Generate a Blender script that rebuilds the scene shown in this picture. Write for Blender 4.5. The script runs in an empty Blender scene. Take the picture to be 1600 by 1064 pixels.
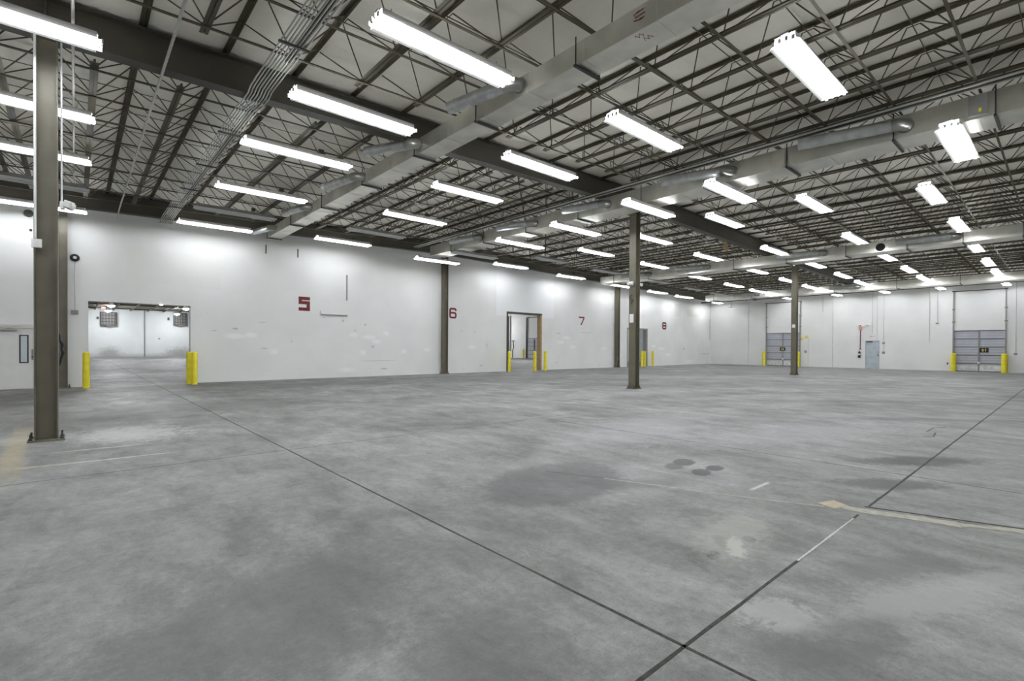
import bpy, math, random
from mathutils import Vector, Matrix
random.seed(7)
S = bpy.context.scene
C = S.collection
PI = math.pi

# ------------------------------------------------------------------ mesh helpers
class MB:
    def __init__(s): s.v = []; s.f = []; s.m = []; s.mi = 0
    def add(s, vs, fs):
        n = len(s.v); s.v += [tuple(p) for p in vs]
        for f in fs: s.f.append([n + i for i in f]); s.m.append(s.mi)
    def box(s, x0, x1, y0, y1, z0, z1):
        s.add([(x0,y0,z0),(x1,y0,z0),(x1,y1,z0),(x0,y1,z0),(x0,y0,z1),(x1,y0,z1),(x1,y1,z1),(x0,y1,z1)],
              [(3,2,1,0),(4,5,6,7),(0,1,5,4),(1,2,6,5),(2,3,7,6),(3,0,4,7)])
        return s
    def bar(s, a, b, w, h=None, up=(0,0,1)):
        h = h or w; a = Vector(a); b = Vector(b); d = (b-a).normalized(); u = Vector(up)
        if abs(d.dot(u)) > .98: u = Vector((1,0,0))
        x = d.cross(u).normalized(); y = x.cross(d).normalized()
        vs = []
        for p in (a, b):
            for sx, sy in ((-1,-1),(1,-1),(1,1),(-1,1)): vs.append(p + x*sx*w/2 + y*sy*h/2)
        s.add(vs, [(3,2,1,0),(4,5,6,7),(0,1,5,4),(1,2,6,5),(2,3,7,6),(3,0,4,7)])
        return s
    def tube(s, pts, r, n=8, cap=True, closed=False):
        pts = [Vector(p) for p in pts]; rings = []; m = len(pts); prev = None
        for i, p in enumerate(pts):
            if closed: d = pts[(i+1) % m] - pts[i-1]
            else: d = (pts[min(i+1,m-1)] - pts[max(i-1,0)])
            d.normalize()
            if prev is None:
                u = Vector((0,0,1)) if abs(d.z) < .9 else Vector((1,0,0))
                x = d.cross(u).normalized()
            else:
                x = (prev - d*prev.dot(d))
                if x.length < 1e-6: x = d.cross(Vector((0,0,1)))
                x.normalize()
            prev = x; y = x.cross(d)
            rr = r[i] if isinstance(r, (list, tuple)) else r
            rings.append([p + (x*math.cos(2*PI*k/n) + y*math.sin(2*PI*k/n))*rr for k in range(n)])
        vs = [q for g in rings for q in g]; fs = []
        for i in range(m if closed else m-1):
            a = i*n; b = ((i+1) % m)*n
            for k in range(n):
                k2 = (k+1) % n; fs.append((a+k, b+k, b+k2, a+k2))
        if cap and not closed:
            fs.append(tuple(range(n))); fs.append(tuple(reversed(range((m-1)*n, m*n))))
        s.add(vs, fs); return s
    def extrude(s, prof, axis, stations):
        """closed 2-D profile (u, z) swept along axis 'x' or 'y'; stations = [(t, du, dz)]"""
        n = len(prof); vs = []
        for t, du, dz in stations:
            for u, z in prof:
                vs.append((t, u+du, z+dz) if axis == 'x' else (u+du, t, z+dz))
        fs = []
        for i in range(len(stations)-1):
            for k in range(n):
                k2 = (k+1) % n; a = i*n; b = a+n
                fs.append((a+k, b+k, b+k2, a+k2))
        fs.append(tuple(range(n))); fs.append(tuple(reversed(range((len(stations)-1)*n, len(stations)*n))))
        s.add(vs, fs); return s
    def lathe(s, prof, c=(0,0,0), n=20):
        """prof [(r,z)] about vertical axis"""
        vs = []; m = len(prof)
        for r, z in prof:
            for k in range(n): vs.append((c[0]+r*math.cos(2*PI*k/n), c[1]+r*math.sin(2*PI*k/n), c[2]+z))
        fs = []
        for i in range(m-1):
            for k in range(n):
                k2 = (k+1) % n; fs.append((i*n+k, i*n+k2, (i+1)*n+k2, (i+1)*n+k))
        fs.append(tuple(reversed(range(n)))); fs.append(tuple(range((m-1)*n, m*n)))
        s.add(vs, fs); return s
    def move(s, x, y, z):
        s.v = [(a+x, b+y, c+z) for a, b, c in s.v]; return s
    def build(s, name, mat, parent=None, smooth=False, bevel=0):
        me = bpy.data.meshes.new(name); me.from_pydata(s.v, [], s.f); me.update()
        o = bpy.data.objects.new(name, me); C.objects.link(o)
        for mm in (mat if isinstance(mat, (list, tuple)) else [mat]): me.materials.append(mm)
        for p, i in zip(me.polygons, s.m): p.material_index = i
        import bmesh
        bm = bmesh.new(); bm.from_mesh(me); bmesh.ops.recalc_face_normals(bm, faces=bm.faces); bm.to_mesh(me); bm.free()
        if smooth:
            for p in me.polygons: p.use_smooth = True
            try: me.set_sharp_from_angle(angle=math.radians(40))
            except Exception: pass
        if bevel:
            b = o.modifiers.new('edge', 'BEVEL'); b.width = bevel; b.segments = 2; b.limit_method = 'ANGLE'
        if parent is not None: o.parent = parent
        return o

def tag(o, label, cat=None, group=None, kind=None):
    o['label'] = label
    if cat: o['category'] = cat
    if group: o['group'] = group
    if kind: o['kind'] = kind
    return o
def thing(name, label, cat, loc=(0,0,0), rz=0, group=None, kind='thing'):
    o = bpy.data.objects.new(name, None); C.objects.link(o)
    o.location = loc; o.rotation_euler = (0, 0, rz); o.empty_display_size = .2
    return tag(o, label, cat, group, kind)
def struct(o, label=None):
    o['kind'] = 'structure'
    if label: o['label'] = label
    return o
def copy_tree(o, parent=None):
    c = o.copy(); C.objects.link(c)
    if parent is not None: c.parent = parent
    for ch in list(o.children):
        copy_tree(ch, c)
    return c
def nth(n):
    return {1:'first',2:'second',3:'third',4:'fourth',5:'fifth',6:'sixth',7:'seventh',8:'eighth',9:'ninth',10:'tenth'}.get(n, f"{n}{'th' if 10 < n % 100 < 14 else {1:'st',2:'nd',3:'rd'}.get(n % 10,'th')}")

# ------------------------------------------------------------------ materials
def mat(name, col, rough=.6, metal=0., noise=0., nscale=4., bump=0., bscale=30., spec=.5):
    m = bpy.data.materials.new(name); m.use_nodes = True; nt = m.node_tree; b = nt.nodes['Principled BSDF']
    b.inputs['Roughness'].default_value = rough; b.inputs['Metallic'].default_value = metal
    b.inputs['Specular IOR Level'].default_value = spec
    b.inputs['Base Color'].default_value = (*col, 1)
    tc = nt.nodes.new('ShaderNodeTexCoord')
    if noise:
        n = nt.nodes.new('ShaderNodeTexNoise'); n.inputs['Scale'].default_value = nscale; n.inputs['Detail'].default_value = 6
        nt.links.new(tc.outputs['Object'], n.inputs['Vector'])
        r = nt.nodes.new('ShaderNodeValToRGB')
        r.color_ramp.elements[0].position = .3; r.color_ramp.elements[1].position = .7
        r.color_ramp.elements[0].color = (*[c*(1-noise) for c in col], 1); r.color_ramp.elements[1].color = (*[min(1, c*(1+noise)) for c in col], 1)
        nt.links.new(n.outputs['Fac'], r.inputs['Fac']); nt.links.new(r.outputs['Color'], b.inputs['Base Color'])
    if bump:
        n2 = nt.nodes.new('ShaderNodeTexNoise'); n2.inputs['Scale'].default_value = bscale; n2.inputs['Detail'].default_value = 4
        nt.links.new(tc.outputs['Object'], n2.inputs['Vector'])
        bp = nt.nodes.new('ShaderNodeBump'); bp.inputs['Strength'].default_value = bump; bp.inputs['Distance'].default_value = .02
        nt.links.new(n2.outputs['Fac'], bp.inputs['Height']); nt.links.new(bp.outputs['Normal'], b.inputs['Normal'])
    return m
def emit(name, col, s):
    m = bpy.data.materials.new(name); m.use_nodes = True; nt = m.node_tree
    b = nt.nodes['Principled BSDF']; b.inputs['Base Color'].default_value = (.9,.9,.9,1)
    b.inputs['Emission Color'].default_value = (*col, 1); b.inputs['Emission Strength'].default_value = s
    return m

M = dict(
    steel=mat('bronze_painted_steel', (.140,.126,.088), .5, noise=.12, nscale=3),
    girder=mat('girder_paint', (.056,.050,.037), .55, noise=.12, nscale=2),
    joist=mat('joist_primer', (.082,.071,.043), .6, noise=.1, nscale=5),
    galv=mat('galvanised_sheet', (.40,.40,.38), .34, .95, noise=.22, nscale=2.2, bump=.06, bscale=6),
    duct=mat('duct_sheet', (.76,.745,.68), .36, .9, noise=.16, nscale=1.6, bump=.05, bscale=4),
    pipe=mat('galvanised_pipe', (.58,.60,.60), .36, 1., noise=.15, nscale=6),
    conduit=mat('zinc_conduit', (.50,.50,.46), .45, .5, noise=.1, nscale=8),
    whitemet=mat('white_enamel', (.80,.80,.78), .45),
    greymet=mat('grey_housing', (.27,.262,.25), .5),
    whitepl=mat('white_plastic', (.82,.82,.80), .4),
    black=mat('black_rubber', (.018,.018,.018), .6),
    dark=mat('dark_metal', (.05,.048,.045), .5),
    yellow=mat('safety_yellow', (.80,.69,.030), .5, noise=.10, nscale=5),
    paleyellow=mat('pale_yellow', (.75,.65,.15), .5),
    dockgrey=mat('dock_door_grey', (.46,.475,.52), .5, noise=.08, nscale=2),
    ribgrey=mat('dock_rib_grey', (.30,.31,.34), .5),
    lightgrey=mat('light_grey_panel', (.62,.62,.61), .55, noise=.2, nscale=5),
    rag=mat('tan_rag', (.50,.36,.18), .8, noise=.2, nscale=20),
    alarmpale=mat('faded_red', (.62,.33,.20), .5),
    dockrib=mat('dock_door_rib', (.13,.135,.145), .5),
    doorgrey=mat('grey_door_paint', (.44,.49,.53), .5, noise=.1, nscale=3),
    doorcream=mat('cream_door_paint', (.74,.735,.71), .5, noise=.03),
    framecream=mat('door_frame_paint', (.66,.64,.58), .5),
    red=mat('red_paint', (.15,.008,.008), .6, noise=.12, nscale=12),
    redbright=mat('red_enamel', (.62,.06,.04), .4),
    paper=mat('paper_white', (.84,.84,.82), .8),
    wood=mat('raw_timber', (.42,.30,.15), .7, noise=.2, nscale=9),
    glass=mat('door_glass', (.55,.62,.64), .12),
    joint=mat('joint_sealant', (.045,.043,.036), .9, noise=.45, nscale=30),
    jointthin=mat('saw_cut', (.085,.085,.08), .9, noise=.3, nscale=20),
    filler=mat('joint_filler', (.36,.345,.29), .85, noise=.18, nscale=14),
    tanfill=mat('tan_patch', (.40,.345,.245), .85, noise=.15, nscale=12),
    chalk=mat('chalky_joint', (.52,.52,.50), .9, noise=.2, nscale=30),
    tube=emit('lit_lamp', (.93,.96,1.), 24.),
    off=mat('unlit_lamp', (.86,.88,.90), .35),
    redglow=emit('lit_red', (1.,.12,.08), 4.),
    bay=emit('bay_lamp', (.95,.97,1.), 250.),
)

m = bpy.data.materials.new('translucent_reflector'); m.use_nodes = True; nt = m.node_tree
tr_ = nt.nodes.new('ShaderNodeBsdfTranslucent'); tr_.inputs['Color'].default_value = (.9,.9,.88,1)
mx_ = nt.nodes.new('ShaderNodeMixShader'); mx_.inputs[0].default_value = .85  # translucency raised so the wings leak light up onto the ceiling
pb_ = nt.nodes['Principled BSDF']; pb_.inputs['Base Color'].default_value = (.85,.85,.83,1); pb_.inputs['Roughness'].default_value = .4
nt.links.new(pb_.outputs[0], mx_.inputs[1]); nt.links.new(tr_.outputs[0], mx_.inputs[2]); nt.links.new(mx_.outputs[0], nt.nodes['Material Output'].inputs['Surface'])
M['reflector'] = m

def add_masks(nt, base_out, masks, tc):
    """layer soft, noise-broken ellipses/rectangles of another colour. mask: (kind, axes, cx, cy, rx, ry, angle, soft, col, amount, breakup)"""
    L = nt.links; N = nt.nodes
    nz = N.new('ShaderNodeTexNoise'); nz.inputs['Scale'].default_value = 3.6; nz.inputs['Detail'].default_value = 9; nz.inputs['Roughness'].default_value = .72; nz.inputs['Distortion'].default_value = .4
    L.new(tc.outputs['Object'], nz.inputs['Vector'])
    n2 = N.new('ShaderNodeTexNoise'); n2.inputs['Scale'].default_value = 17.; n2.inputs['Detail'].default_value = 8; n2.inputs['Roughness'].default_value = .75
    L.new(tc.outputs['Object'], n2.inputs['Vector'])
    av = N.new('ShaderNodeMath'); av.operation = 'ADD'; L.new(nz.outputs['Fac'], av.inputs[0]); L.new(n2.outputs['Fac'], av.inputs[1])
    out = base_out
    for kind, ax, cx, cy, rx, ry, ang, soft, col, amt, brk in masks:
        mp = N.new('ShaderNodeMapping'); mp.vector_type = 'TEXTURE'
        if ax == 'xy': mp.inputs['Location'].default_value = (cx, cy, 0); mp.inputs['Rotation'].default_value = (0, 0, ang); mp.inputs['Scale'].default_value = (rx, ry, 1e3)
        else: mp.inputs['Location'].default_value = (cx, 0, cy); mp.inputs['Rotation'].default_value = (0, ang, 0); mp.inputs['Scale'].default_value = (rx, 1e3, ry)
        L.new(tc.outputs['Object'], mp.inputs['Vector'])
        if kind == 'e':
            ln = N.new('ShaderNodeVectorMath'); ln.operation = 'LENGTH'; L.new(mp.outputs['Vector'], ln.inputs[0]); d = ln.outputs['Value']
        else:
            ab = N.new('ShaderNodeVectorMath'); ab.operation = 'ABSOLUTE'; L.new(mp.outputs['Vector'], ab.inputs[0])
            sp = N.new('ShaderNodeSeparateXYZ'); L.new(ab.outputs['Vector'], sp.inputs[0])
            mx = N.new('ShaderNodeMath'); mx.operation = 'MAXIMUM'; L.new(sp.outputs['X'], mx.inputs[0]); L.new(sp.outputs['Y' if ax == 'xy' else 'Z'], mx.inputs[1]); d = mx.outputs[0]
        if brk:
            ma = N.new('ShaderNodeMath'); ma.operation = 'MULTIPLY_ADD'; L.new(av.outputs[0], ma.inputs[0]); ma.inputs[1].default_value = brk*2.2; L.new(d, ma.inputs[2]); 
            sb = N.new('ShaderNodeMath'); sb.operation = 'SUBTRACT'; L.new(ma.outputs[0], sb.inputs[0]); sb.inputs[1].default_value = brk*2.2; d = sb.outputs[0]
        mr = N.new('ShaderNodeMapRange'); mr.interpolation_type = 'SMOOTHSTEP'
        mr.inputs['From Min'].default_value = 1+soft; mr.inputs['From Max'].default_value = max(0, 1-soft); mr.inputs['To Min'].default_value = 0; mr.inputs['To Max'].default_value = amt
        L.new(d, mr.inputs['Value'])
        mix = N.new('ShaderNodeMix'); mix.data_type = 'RGBA'
        L.new(mr.outputs['Result'], mix.inputs['Factor']); L.new(out, mix.inputs['A']); mix.inputs['B'].default_value = (*col, 1)
        out = mix.outputs['Result']
    return out

def floor_material():
    m = bpy.data.materials.new('worn_concrete'); m.use_nodes = True; nt = m.node_tree; N = nt.nodes; L = nt.links; b = N['Principled BSDF']
    tc = N.new('ShaderNodeTexCoord')
    def noise(scale, detail, rough, dist=0., st=None):
        n = N.new('ShaderNodeTexNoise'); n.inputs['Scale'].default_value = scale; n.inputs['Detail'].default_value = detail; n.inputs['Roughness'].default_value = rough; n.inputs['Distortion'].default_value = dist
        if st:
            mp = N.new('ShaderNodeMapping'); mp.inputs['Scale'].default_value = st; mp.inputs['Rotation'].default_value = (0, 0, .5); L.new(tc.outputs['Object'], mp.inputs['Vector']); L.new(mp.outputs['Vector'], n.inputs['Vector'])
        else: L.new(tc.outputs['Object'], n.inputs['Vector'])
        return n.outputs['Fac']
    def ramp(src, a, ca, z, cz):
        r = N.new('ShaderNodeValToRGB'); e = r.color_ramp.elements
        e[0].position = a; e[0].color = (*ca, 1); e[1].position = z; e[1].color = (*cz, 1); L.new(src, r.inputs['Fac']); return r.outputs['Color']
    def mul(a, c, f=1.):
        x = N.new('ShaderNodeMix'); x.data_type = 'RGBA'; x.blend_type = 'MULTIPLY'; x.inputs['Factor'].default_value = f; L.new(a, x.inputs['A']); L.new(c, x.inputs['B']); return x.outputs['Result']
    base = ramp(noise(.45, 8, .62, .6), .34, (.168,.167,.161), .66, (.305,.306,.305))
    c = mul(base, ramp(noise(2.6, 9, .7, .3, (1, .45, 1)), .30, (.60,.60,.59), .64, (1.16,1.16,1.16)))
    c = mul(c, ramp(noise(14, 8, .75), .28, (.74,.74,.73), .60, (1.06,1.06,1.06)))
    c = mul(c, ramp(noise(70, 4, .7), .28, (.74,.74,.74), .50, (1.04,1.04,1.04)))
    c = mul(c, ramp(noise(7, 10, .8, 1.2), .30, (.70,.70,.69), .44, (1.0,1.0,1.0)))
    dk = (.085,.085,.083); lt = (.36,.36,.35)
    c = add_masks(nt, c, [
        ('e','xy', 3.92,3.72, .98,.64, .25, .18, (.075,.075,.075), .62, .2),
        ('e','xy', 4.55,3.05, .5,.16, -.5, .4, (.13,.13,.13), .5, .5),
        ('e','xy', 5.83,3.29, .20,.13, .4, .15, (.07,.07,.07), .9, .3),
        ('e','xy', 5.53,3.25, .17,.11, .4, .3, (.08,.08,.078), .8, .4),
        ('e','xy', 5.83,2.88, .15,.10, .2, .15, (.07,.07,.07), .9, .3),
        ('e','xy', 5.51,2.89, .17,.11, .4, .15, (.07,.07,.07), .9, .3),
        ('e','xy', 8.25,1.33, .80,.26, -.65, .35, dk, .92, .55),
        ('e','xy', 6.60,1.30, .58,.22, -.75, .35, dk, .92, .55),
        ('e','xy', 5.52,.72, .34,.08, -1.2, .35, dk, .9, .5),
        ('e','xy', 3.86,1.63, .07,.05, .5, .2, (.05,.05,.05), .95, .3),
        ('e','xy', 3.37,1.67, .085,.045, .3, .2, (.055,.055,.055), .95, .3),
        ('e','xy', 3.65,1.75, .12,.05, .6, .4, (.07,.07,.07), .85, .6),
        ('e','xy', 3.64,1.63, .16,.055, .5, .4, (.50,.50,.46), .8, 1.3),
        ('e','xy', 3.85,1.75, .55,.22, .2, .5, (.36,.36,.325), .55, .8),
        ('e','xy', 2.90,1.03, .22,.17, -.9, .35, lt, .75, 1.5),
        ('e','xy', 2.83,.92, .24,.07, -.9, .4, lt, .75, 1.5),
        ('e','xy', 3.72,.56, .48,.17, -.5, .35, (.32,.32,.31), .75, .9),
        ('e','xy', 4.3,.35, .5,.10, -.5, .5, (.35,.35,.34), .5, .9),
        ('e','xy', 2.75,.80, .5,.16, -.4, .5, (.12,.12,.118), .65, .8)
        ,('e','xy', 4.0,.82, .6,.14, -.5, .6, (.13,.13,.128), .6, .9),
        ('e','xy', .75,10.2, .62,.75, .2, .6, (.46,.46,.455), .75, 1.5),
        ('e','xy', -.6,10.5, .5,.5, 0, .6, (.42,.42,.41), .5, 1.2),
        ('e','xy', .3,9.06, .6,.04, -.02, .6, (.52,.52,.50), .5, .9),
        ('e','xy', .3,8.12, .65,.025, -.02, .5, (.60,.60,.57), .7, .9),
        ('e','xy', -.35,8.2, .4,.04, -.1, .6, (.48,.42,.27), .45, .9),
        ('r','xy', -.63,9.9, .11,2.15, .018, .5, (.40,.33,.19), .55, .6),
        ('e','xy', 8.5,21.3, 1.9,.22, 0, .6, (.10,.10,.095), .7, .9),
        ('e','xy', 12.7,20.0, 2.1,.35, -.2, .6, (.11,.11,.105), .55, .9),
        ('e','xy', 2.0,20.9, 3.2,1.2, .1, .6, (.085,.082,.070), .75, .6),
        ('e','xy', 1.5,13.5, 3.4,1.4, .1, .7, (.13,.13,.122), .6, .8),
        ('e','xy', 11.0,1.62, .4,.07, .1, .4, (.20,.20,.20), .5, .9),
        ('r','xy', 5.44,2.19, .2,.02, .0, .3, (.56,.56,.54), .7, .5),
        ('e','xy', 14.5,5.5, 1.6,.5, -.7, .7, (.13,.13,.13), .55, .9),
        ('e','xy', 20.,9., 4.5,1.3, -.6, .7, (.14,.14,.14), .5, .9),
        ('e','xy', 13.,9.4, 3.5,.6, -.2, .7, (.40,.40,.40), .4, .9),
        ('e','xy', 8.,5.2, 2.2,.7, .2, .7, (.38,.38,.39), .45, .9),
        ('e','xy', 9.6,3.1, 2.4,.6, -.3, .7, (.38,.38,.39), .5, .9),
        ('e','xy', .8,2.9, 1.1,.6, .3, .6, (.10,.10,.096), .6, .7),
        ('e','xy', .55,1.35, .35,.28, .6, .5, (.10,.10,.096), .6, .8),
        ('e','xy', 1.55,1.05, .25,.15, .2, .6, (.11,.11,.106), .5, .9),
        ('e','xy', 17.,3.4, 2.6,.28, -.75, .6, (.12,.12,.12), .6, .8),
        ('e','xy', 13.,2.3, 1.6,.25, -.8, .6, (.12,.12,.12), .6, .8),
        ('e','xy', 30.,12., 9.,1.4, -.7, .7, (.13,.13,.13), .5, .8),
        ('e','xy', 38.,10., 5.,6.5, 0, .6, (.15,.15,.145), .55, .7),
        ('e','xy', 16.,16., 6.,1.6, -.5, .7, (.14,.14,.14), .5, .8),
        ('e','xy', 22.,13.5, 4.,1.0, -.6, .7, (.40,.40,.40), .4, .9),
        ('e','xy', -1.5,17.5, 2.2,3.2, 0, .6, (.095,.092,.08), .65, .7),
        ('e','xy', 5.,19., 4.,1.6, .0, .6, (.10,.098,.09), .55, .7),
        ('e','xy', 1.3,1.75, .7,.35, .6, .7, (.11,.11,.106), .5, .9),
    ], tc)
    L.new(c, b.inputs['Base Color'])
    rr = N.new('ShaderNodeMapRange'); L.new(noise(1.1, 6, .6), rr.inputs['Value']); rr.inputs['From Min'].default_value = .3; rr.inputs['From Max'].default_value = .7
    rr.inputs['To Min'].default_value = .48; rr.inputs['To Max'].default_value = .72; L.new(rr.outputs['Result'], b.inputs['Roughness'])
    b.inputs['Specular IOR Level'].default_value = .3
    bp = N.new('ShaderNodeBump'); bp.inputs['Strength'].default_value = .12; bp.inputs['Distance'].default_value = .01; L.new(noise(22, 8, .7), bp.inputs['Height']); L.new(bp.outputs['Normal'], b.inputs['Normal'])
    return m

def wall_material(name, marks, col=(.78,.78,.765)):
    m = bpy.data.materials.new(name); m.use_nodes = True; nt = m.node_tree; N = nt.nodes; L = nt.links; b = N['Principled BSDF']
    tc = N.new('ShaderNodeTexCoord')
    n = N.new('ShaderNodeTexNoise'); n.inputs['Scale'].default_value = .7; n.inputs['Detail'].default_value = 7; L.new(tc.outputs['Object'], n.inputs['Vector'])
    r = N.new('ShaderNodeValToRGB'); e = r.color_ramp.elements; e[0].position = .3; e[1].position = .65
    e[0].color = (*[k*.93 for k in col], 1); e[1].color = (*col, 1); L.new(n.outputs['Fac'], r.inputs['Fac'])
    # small dark scuffs kept to the lower half of the wall
    s = N.new('ShaderNodeTexNoise'); s.inputs['Scale'].default_value = 5.5; s.inputs['Detail'].default_value = 5; s.inputs['Roughness'].default_value = .6
    mp = N.new('ShaderNodeMapping'); mp.inputs['Scale'].default_value = (.55, .55, 1.9); L.new(tc.outputs['Object'], mp.inputs['Vector']); L.new(mp.outputs['Vector'], s.inputs['Vector'])
    sp = N.new('ShaderNodeSeparateXYZ'); L.new(tc.outputs['Object'], sp.inputs[0])
    hz = N.new('ShaderNodeMapRange'); L.new(sp.outputs['Z'], hz.inputs['Value']); hz.inputs['From Min'].default_value = 2.9; hz.inputs['From Max'].default_value = .2; hz.inputs['To Max'].default_value = .06
    ad = N.new('ShaderNodeMath'); ad.operation = 'ADD'; L.new(s.outputs['Fac'], ad.inputs[0]); L.new(hz.outputs['Result'], ad.inputs[1])
    r2 = N.new('ShaderNodeValToRGB'); e = r2.color_ramp.elements; e[0].position = .735; e[0].color = (0,0,0,1); e[1].position = .80; e[1].color = (.55,.55,.55,1); L.new(ad.outputs[0], r2.inputs['Fac'])
    mx = N.new('ShaderNodeMix'); mx.data_type = 'RGBA'; L.new(r2.outputs['Color'], mx.inputs['Factor']); L.new(r.outputs['Color'], mx.inputs['A']); mx.inputs['B'].default_value = (.36,.35,.33,1)
    c = add_masks(nt, mx.outputs['Result'], marks, tc)
    L.new(c, b.inputs['Base Color']); b.inputs['Roughness'].default_value = .55
    # courses of painted block, just readable
    bk = N.new('ShaderNodeTexBrick'); bk.inputs['Scale'].default_value = 1.; bk.inputs['Mortar Size'].default_value = .006; bk.inputs['Brick Width'].default_value = 9.; bk.inputs['Row Height'].default_value = .6
    bk.inputs['Color1'].default_value = bk.inputs['Color2'].default_value = (1,1,1,1); bk.inputs['Mortar'].default_value = (0,0,0,1)
    cb = N.new('ShaderNodeCombineXYZ'); ax = N.new('ShaderNodeMath'); ax.operation = 'ADD'; L.new(sp.outputs['X'], ax.inputs[0]); L.new(sp.outputs['Y'], ax.inputs[1]); L.new(ax.outputs[0], cb.inputs[0]); L.new(sp.outputs['Z'], cb.inputs[1])
    L.new(cb.outputs[0], bk.inputs['Vector'])
    bp = N.new('ShaderNodeBump'); bp.inputs['Strength'].default_value = .25; bp.inputs['Distance'].default_value = .01; L.new(bk.outputs['Color'], bp.inputs['Height']); L.new(bp.outputs['Normal'], b.inputs['Normal'])
    return m

def roof_material():
    m = bpy.data.materials.new('vinyl_faced_insulation'); m.use_nodes = True; nt = m.node_tree; N = nt.nodes; L = nt.links; b = N['Principled BSDF']
    tc = N.new('ShaderNodeTexCoord')
    n = N.new('ShaderNodeTexNoise'); n.inputs['Scale'].default_value = .9; n.inputs['Detail'].default_value = 6; L.new(tc.outputs['Object'], n.inputs['Vector'])
    r = N.new('ShaderNodeValToRGB'); e = r.color_ramp.elements; e[0].position = .3; e[1].position = .7
    e[0].color = (.84,.81,.71,1); e[1].color = (.93,.905,.81,1); L.new(n.outputs['Fac'], r.inputs['Fac']); L.new(r.outputs['Color'], b.inputs['Base Color'])
    b.inputs['Roughness'].default_value = .45
    mp = N.new('ShaderNodeMapping'); mp.inputs['Scale'].default_value = (.8, 3.5, 1); L.new(tc.outputs['Object'], mp.inputs['Vector'])
    w = N.new('ShaderNodeTexNoise'); w.inputs['Scale'].default_value = 1.6; w.inputs['Detail'].default_value = 3; w.inputs['Distortion'].default_value = .6; L.new(mp.outputs['Vector'], w.inputs['Vector'])
    bp = N.new('ShaderNodeBump'); bp.inputs['Strength'].default_value = .55; bp.inputs['Distance'].default_value = .05; L.new(w.outputs['Fac'], bp.inputs['Height']); L.new(bp.outputs['Normal'], b.inputs['Normal'])
    return m

M['floor'] = floor_material()
W_ = (.86,.86,.855); G_ = (.45,.44,.42)
marks = [('r','xz', 21.15,4.9, 2.45,1.55, 0, .01, (.84,.845,.85), .8, 0),
         ('r','xz', 38.94,4.73, .53,.55, 0, .03, (.60,.58,.54), .55, 0), ('r','xz', 41.66,4.8, 1.14,.54, 0, .03, (.62,.60,.55), .55, 0),
         ('r','xz', 2.9,4.35, 1.5,.62, .04, .02, (.735,.735,.70), .6, 0)]
rnd = random.Random(3)
for x, z, rx in ((4.9,1.85,.35),(5.5,1.9,.2),(6.4,1.2,.18),(9.9,2.0,.22),(10.7,1.9,.3),(11.1,1.7,.2),(11.6,2.1,.16),(10.4,1.15,.14),(12.6,1.2,.16),(14.0,1.3,.2),(9.6,.35,.35),(24.3,1.8,.3),(24.8,2.1,.35),(25.5,1.5,.25),(28.9,1.4,.3),(30.6,.9,.3),(35.3,1.6,.3),(36.5,1.4,.5),(37.5,.9,.4),(41.,.3,.6),(16.9,1.45,.3)):
    marks.append(('e','xz', x, z, rx, .10, 0, .5, W_, .8, .9))
for x, z, rx, rz in ((4.15,2.05,.09,.02),(4.9,2.15,.09,.04),(6.0,1.35,.12,.02),(5.9,2.45,.16,.015),(9.4,2.65,.05,.05),(10.5,2.5,.04,.05),(10.0,2.2,.03,.04),(10.9,1.45,.07,.05),(11.5,.35,.16,.04),(8.5,2.75,.07,.02),(8.35,2.95,.04,.12),(9.9,.55,.02,.02),(11.2,.75,.9,.012),(7.1,1.65,.03,.03),(16.2,2.35,.07,.02),(17.1,2.3,.05,.03),(18.0,1.55,.03,.14),(24.0,2.4,.2,.02),(26.8,2.5,.6,.015),(23.9,.45,.1,.02),(40.,1.4,.12,.1),(17.6,.4,.12,.03)):
    marks.append(('e','xz', x, z, rx, rz, 0, .4, G_, .8, .6))
M['wall'] = wall_material('painted_block_wall', marks)
M['wall2'] = wall_material('painted_panel_wall', [])
M['roof'] = roof_material()
M['roof2'] = mat('brown_roof_deck', (.30,.275,.21), .7, noise=.12, nscale=2)
M['wall3'] = wall_material('stained_far_wall', [('e','xz', 3.2,.2, 1.0,.9, 0, .6, (.30,.30,.28), .7, 1.), ('e','xz', 10.6,.3, 1.6,.8, 0, .6, (.30,.30,.28), .75, 1.), ('e','xz', 6.,0, 6.,.35, 0, .7, (.40,.40,.37), .6, 1.2), ('e','xz', 8.2,2.3, .12,.12, 0, .3, (.2,.2,.2), .8, .3)], (.72,.75,.75))

# ------------------------------------------------------------------ layout constants
RX = 14.92                                   # ridge / middle column line
def B(x): return 6.42 - .0208*abs(x - RX)    # underside of the girders
YW, XB = 22.65, 44.7                         # numbered wall, dock wall
X0, Y0 = -12., -8.
GY = 10.37                                   # free-standing column row
COLX = (-.33, RX, 30.16)

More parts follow.
